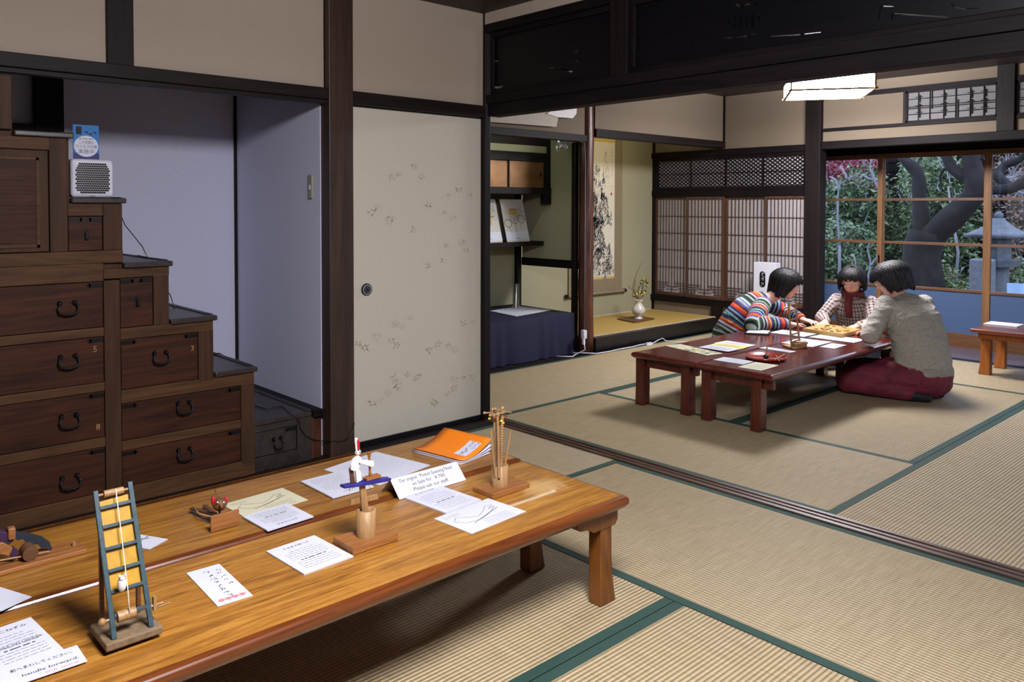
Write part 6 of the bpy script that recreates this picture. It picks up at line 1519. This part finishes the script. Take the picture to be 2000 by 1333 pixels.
for a_, b_ in ((V3(1.43, 2.215, .045), V3(1.545, 2.262, .03)), (V3(1.41, 2.45, .045), V3(1.55, 2.463, .03))):
    mb = MB(); limbs(mb, [a_, a_.lerp(b_, .5), b_], [.042, .036, .03]); mb.v = [(v[0], v[1], max(v[2], .003)) for v in mb.v]; blend('sock', mb, .006, [M_SOCK], pc, 3)
gl = MB()
for k in (-1, 1):
    gl.tube([Lf(.098 + .0 * math.cos(a * .5236), .03 * k + .021 * math.cos(a * .5236), .002 + .016 * math.sin(a * .5236)) for a in range(13)], .0014, 5); gl.tube([Lf(.098, .05 * k, .006), Lf(.05, .082 * k, .006), Lf(-.005, .084 * k, -.002)], .0014, 5)
gl.tube([Lf(.098, -.009, .006), Lf(.1, 0, .009), Lf(.098, .009, .006)], .0014, 5)
obj('glasses', gl, plain('pale_glasses_frame', rgb(220, 214, 200), .4), pc)

# ---- person in the striped sweater
pa = thing('person', 'person with black bob in a multicoloured striped sweater leaning on the left red table', 'person', (.12, 2.36, 0))
f = V3(.72, .69, 0); l = V3(-.69, .72, 0)
tor = [V3(.08, 2.33, .13), V3(.09, 2.345, .24), V3(.13, 2.39, .34), V3(.185, 2.44, .43), V3(.24, 2.50, .495), V3(.275, 2.54, .52)]
tw_ = [.15, .135, .14, .15, .135, .06]; td = [.115, .10, .10, .10, .075, .05]
RsA = V3(.235, 2.49, .49) - l * .14; LsA = V3(.235, 2.49, .49) + l * .14
RarmA = [RsA, V3(.40, 2.15, .378), V3(.52, 2.44, .362)]; LarmA = [LsA, V3(.28, 2.83, .40), V3(.48, 2.72, .364)]
hc = V3(.385, 2.645, .635); hf = V3(.86, .28, -.30)
mb = MB(); etube(mb, tor, l, tw_, td); limbs(mb, RarmA, [.047, .038, .026]); limbs(mb, LarmA, [.047, .038, .026]); limbs(mb, [V3(.275, 2.53, .50), V3(.365, 2.63, .59)], [.047, .046])
LegA = [[V3(.08, 2.26, .13), V3(.38, 2.28, .10)], [V3(.06, 2.44, .13), V3(.36, 2.58, .10)]]; CA = [[V3(.38, 2.28, .08), V3(.03, 2.2, .05)], [V3(.36, 2.58, .08), V3(.0, 2.48, .05)]]
for a_ in LegA: limbs(mb, a_, [.08, .058])
for a_ in CA: limbs(mb, a_, [.048, .034]); limbs(mb, [a_[1], a_[1] + V3(-.09, -.02, -.018)], [.033, .026])
hand(mb, V3(.52, 2.44, .362), (.3, 1, -.08), (0, 0, 1), .95, .2, -1); hand(mb, V3(.48, 2.72, .364), (1, -.3, -.08), (0, 0, 1), .95, .3, 1)
Lf = head(mb, hc, hf)
bd_ = blend('body', mb, .006, [SKB], pa, 5); face(bd_, Lf)
hair(pa, Lf, M_HAIRB, -.10, .04, back=-.12, seed=5, vol=1.13)
mb = MB(); etube(mb, tor, l, [.172, .168, .165, .165, .15, .082], [.14, .13, .125, .12, .095, .062], 24, .3); limbs(mb, RarmA[:2] + [V3(.505, 2.40, .368)], [.068, .062, .043]); limbs(mb, LarmA[:2] + [V3(.45, 2.735, .37)], [.065, .058, .042])
def lift(mb, z): mb.v = [(v[0], v[1], max(v[2], z)) if v[0] > .335 and v[2] > .2 else v for v in mb.v]
lift(mb, .3335)
blend('sweater', mb, .0065, [M_STRIPE], pa, 6, segs_of(tor, [.14] * 6, .02) + segs_of(RarmA, [.055] * 3, .1) + segs_of(LarmA, [.055] * 3, .1), .003, 9)
mb = MB(); etube(mb, [V3(.075, 2.33, .09), V3(.08, 2.335, .15)], l, [.16, .165], [.125, .13], 20, .6)
for a_ in LegA: limbs(mb, a_, [.095, .072])
for a_ in CA: limbs(mb, a_, [.065, .045])
mb.v = [(v[0], v[1], max(v[2], .006)) for v in mb.v]
blend('trousers', mb, .008, [M_TROUS], pa, 5)

# ---- person in the plaid shirt
pb = thing('person', 'dark-haired person in a plaid shirt and dark red scarf sitting behind the game board', 'person', (.76, 3.1, 0))
f = V3(.05, -1, 0); l = V3(1, .05, 0)
tor = [V3(.76, 3.06, .12), V3(.76, 3.05, .22), V3(.76, 3.02, .34), V3(.76, 2.985, .455), V3(.76, 2.96, .515), V3(.762, 2.945, .55)]
tw_ = [.14, .13, .135, .14, .12, .055]; td = [.11, .095, .095, .09, .07, .045]
RsB = V3(.76, 2.965, .505) - l * .125; LsB = V3(.76, 2.965, .505) + l * .125
RarmB = [RsB, V3(.57, 2.84, .375), V3(.66, 2.72, .362)]; LarmB = [LsB, V3(.97, 2.84, .375), V3(.90, 2.71, .362)]
hc = V3(.765, 2.92, .665); hf = V3(.3, -.9, -.28)
mb = MB(); etube(mb, tor, l, tw_, td); limbs(mb, RarmB, [.042, .035, .024]); limbs(mb, LarmB, [.042, .035, .024]); limbs(mb, [V3(.762, 2.95, .53), V3(.764, 2.93, .61)], [.043, .042])
LegB = [[V3(.68, 3.05, .12), V3(.62, 2.78, .10)], [V3(.84, 3.05, .12), V3(.9, 2.78, .10)]]; CB = [[V3(.62, 2.78, .08), V3(.68, 3.1, .05)], [V3(.9, 2.78, .08), V3(.84, 3.1, .05)]]
for a_ in LegB: limbs(mb, a_, [.075, .055])
for a_ in CB: limbs(mb, a_, [.045, .032]); limbs(mb, [a_[1], a_[1] + V3(0, .09, -.018)], [.031, .025])
hand(mb, V3(.66, 2.72, .362), (.1, -1, -.12), (0, 0, 1), .85, .3, 1); hand(mb, V3(.90, 2.71, .362), (-.1, -1, -.12), (0, 0, 1), .85, .3, -1)
Lf = head(mb, hc, hf, s=.95)
bd_ = blend('body', mb, .006, [SKB], pb, 5); face(bd_, Lf, .95)
hair(pb, Lf, M_HAIRB, -.07, .05, back=-.09, seed=9, vol=1.18)
mb = MB(); etube(mb, tor, l, [.155, .15, .152, .155, .135, .07], [.125, .115, .112, .108, .085, .055], 24, .3); limbs(mb, RarmB[:2] + [V3(.65, 2.745, .367)], [.058, .05, .036]); limbs(mb, LarmB[:2] + [V3(.91, 2.74, .367)], [.058, .05, .036])
mb.v = [(v[0], v[1], max(v[2], .3335)) if v[1] < 2.9 and v[2] > .25 else v for v in mb.v]
blend('shirt', mb, .0065, [M_PLAID], pb, 6, segs_of(tor, [.13] * 6) + segs_of(RarmB, [.045] * 3, .1) + segs_of(LarmB, [.045] * 3, .1), .002, 10)
mb = MB(); etube(mb, [V3(.76, 3.06, .085), V3(.76, 3.055, .14)], l, [.15, .155], [.12, .12], 20, .6)
for a_ in LegB: limbs(mb, a_, [.088, .068])
for a_ in CB: limbs(mb, a_, [.06, .042])
mb.v = [(v[0], v[1], max(v[2], .006)) for v in mb.v]
blend('trousers', mb, .008, [M_TROUS], pb, 5)
mb = MB(); 
for k, (a, r) in enumerate(((0, .02), (1, .022), (2, .018))): mb.tube([V3(.762 + .07 * math.cos(q * .6283), 2.94 + .055 * math.sin(q * .6283) + .0, .562 + .012 * a - .012 * math.sin(q * .6283 + a)) for q in range(11)], r, 8)
mb.tube([V3(.76, 2.885, .555), V3(.765, 2.862, .49), V3(.772, 2.86, .40)], [.028, .03, .024], 10)
blend('scarf', mb, .006, [M_SCARF], pb, 3)
# ================================================================== light and world
w = bpy.data.worlds.new('dusk'); SC.world = w; w.use_nodes = True
bg = w.node_tree.nodes['Background']; bg.inputs[0].default_value = (.55, .65, .85, 1); bg.inputs[1].default_value = 2.6
SC.view_settings.view_transform = 'Standard'; SC.view_settings.look = 'None'; SC.view_settings.gamma = 1; SC.view_settings.exposure = .28
SC.cycles.max_bounces = 7; SC.cycles.diffuse_bounces = 4; SC.cycles.glossy_bounces = 3; SC.cycles.transmission_bounces = 4; SC.cycles.transparent_max_bounces = 8
SC.cycles.use_denoising = True; SC.cycles.sample_clamp_indirect = 6; SC.cycles.caustics_reflective = False; SC.cycles.caustics_refractive = False
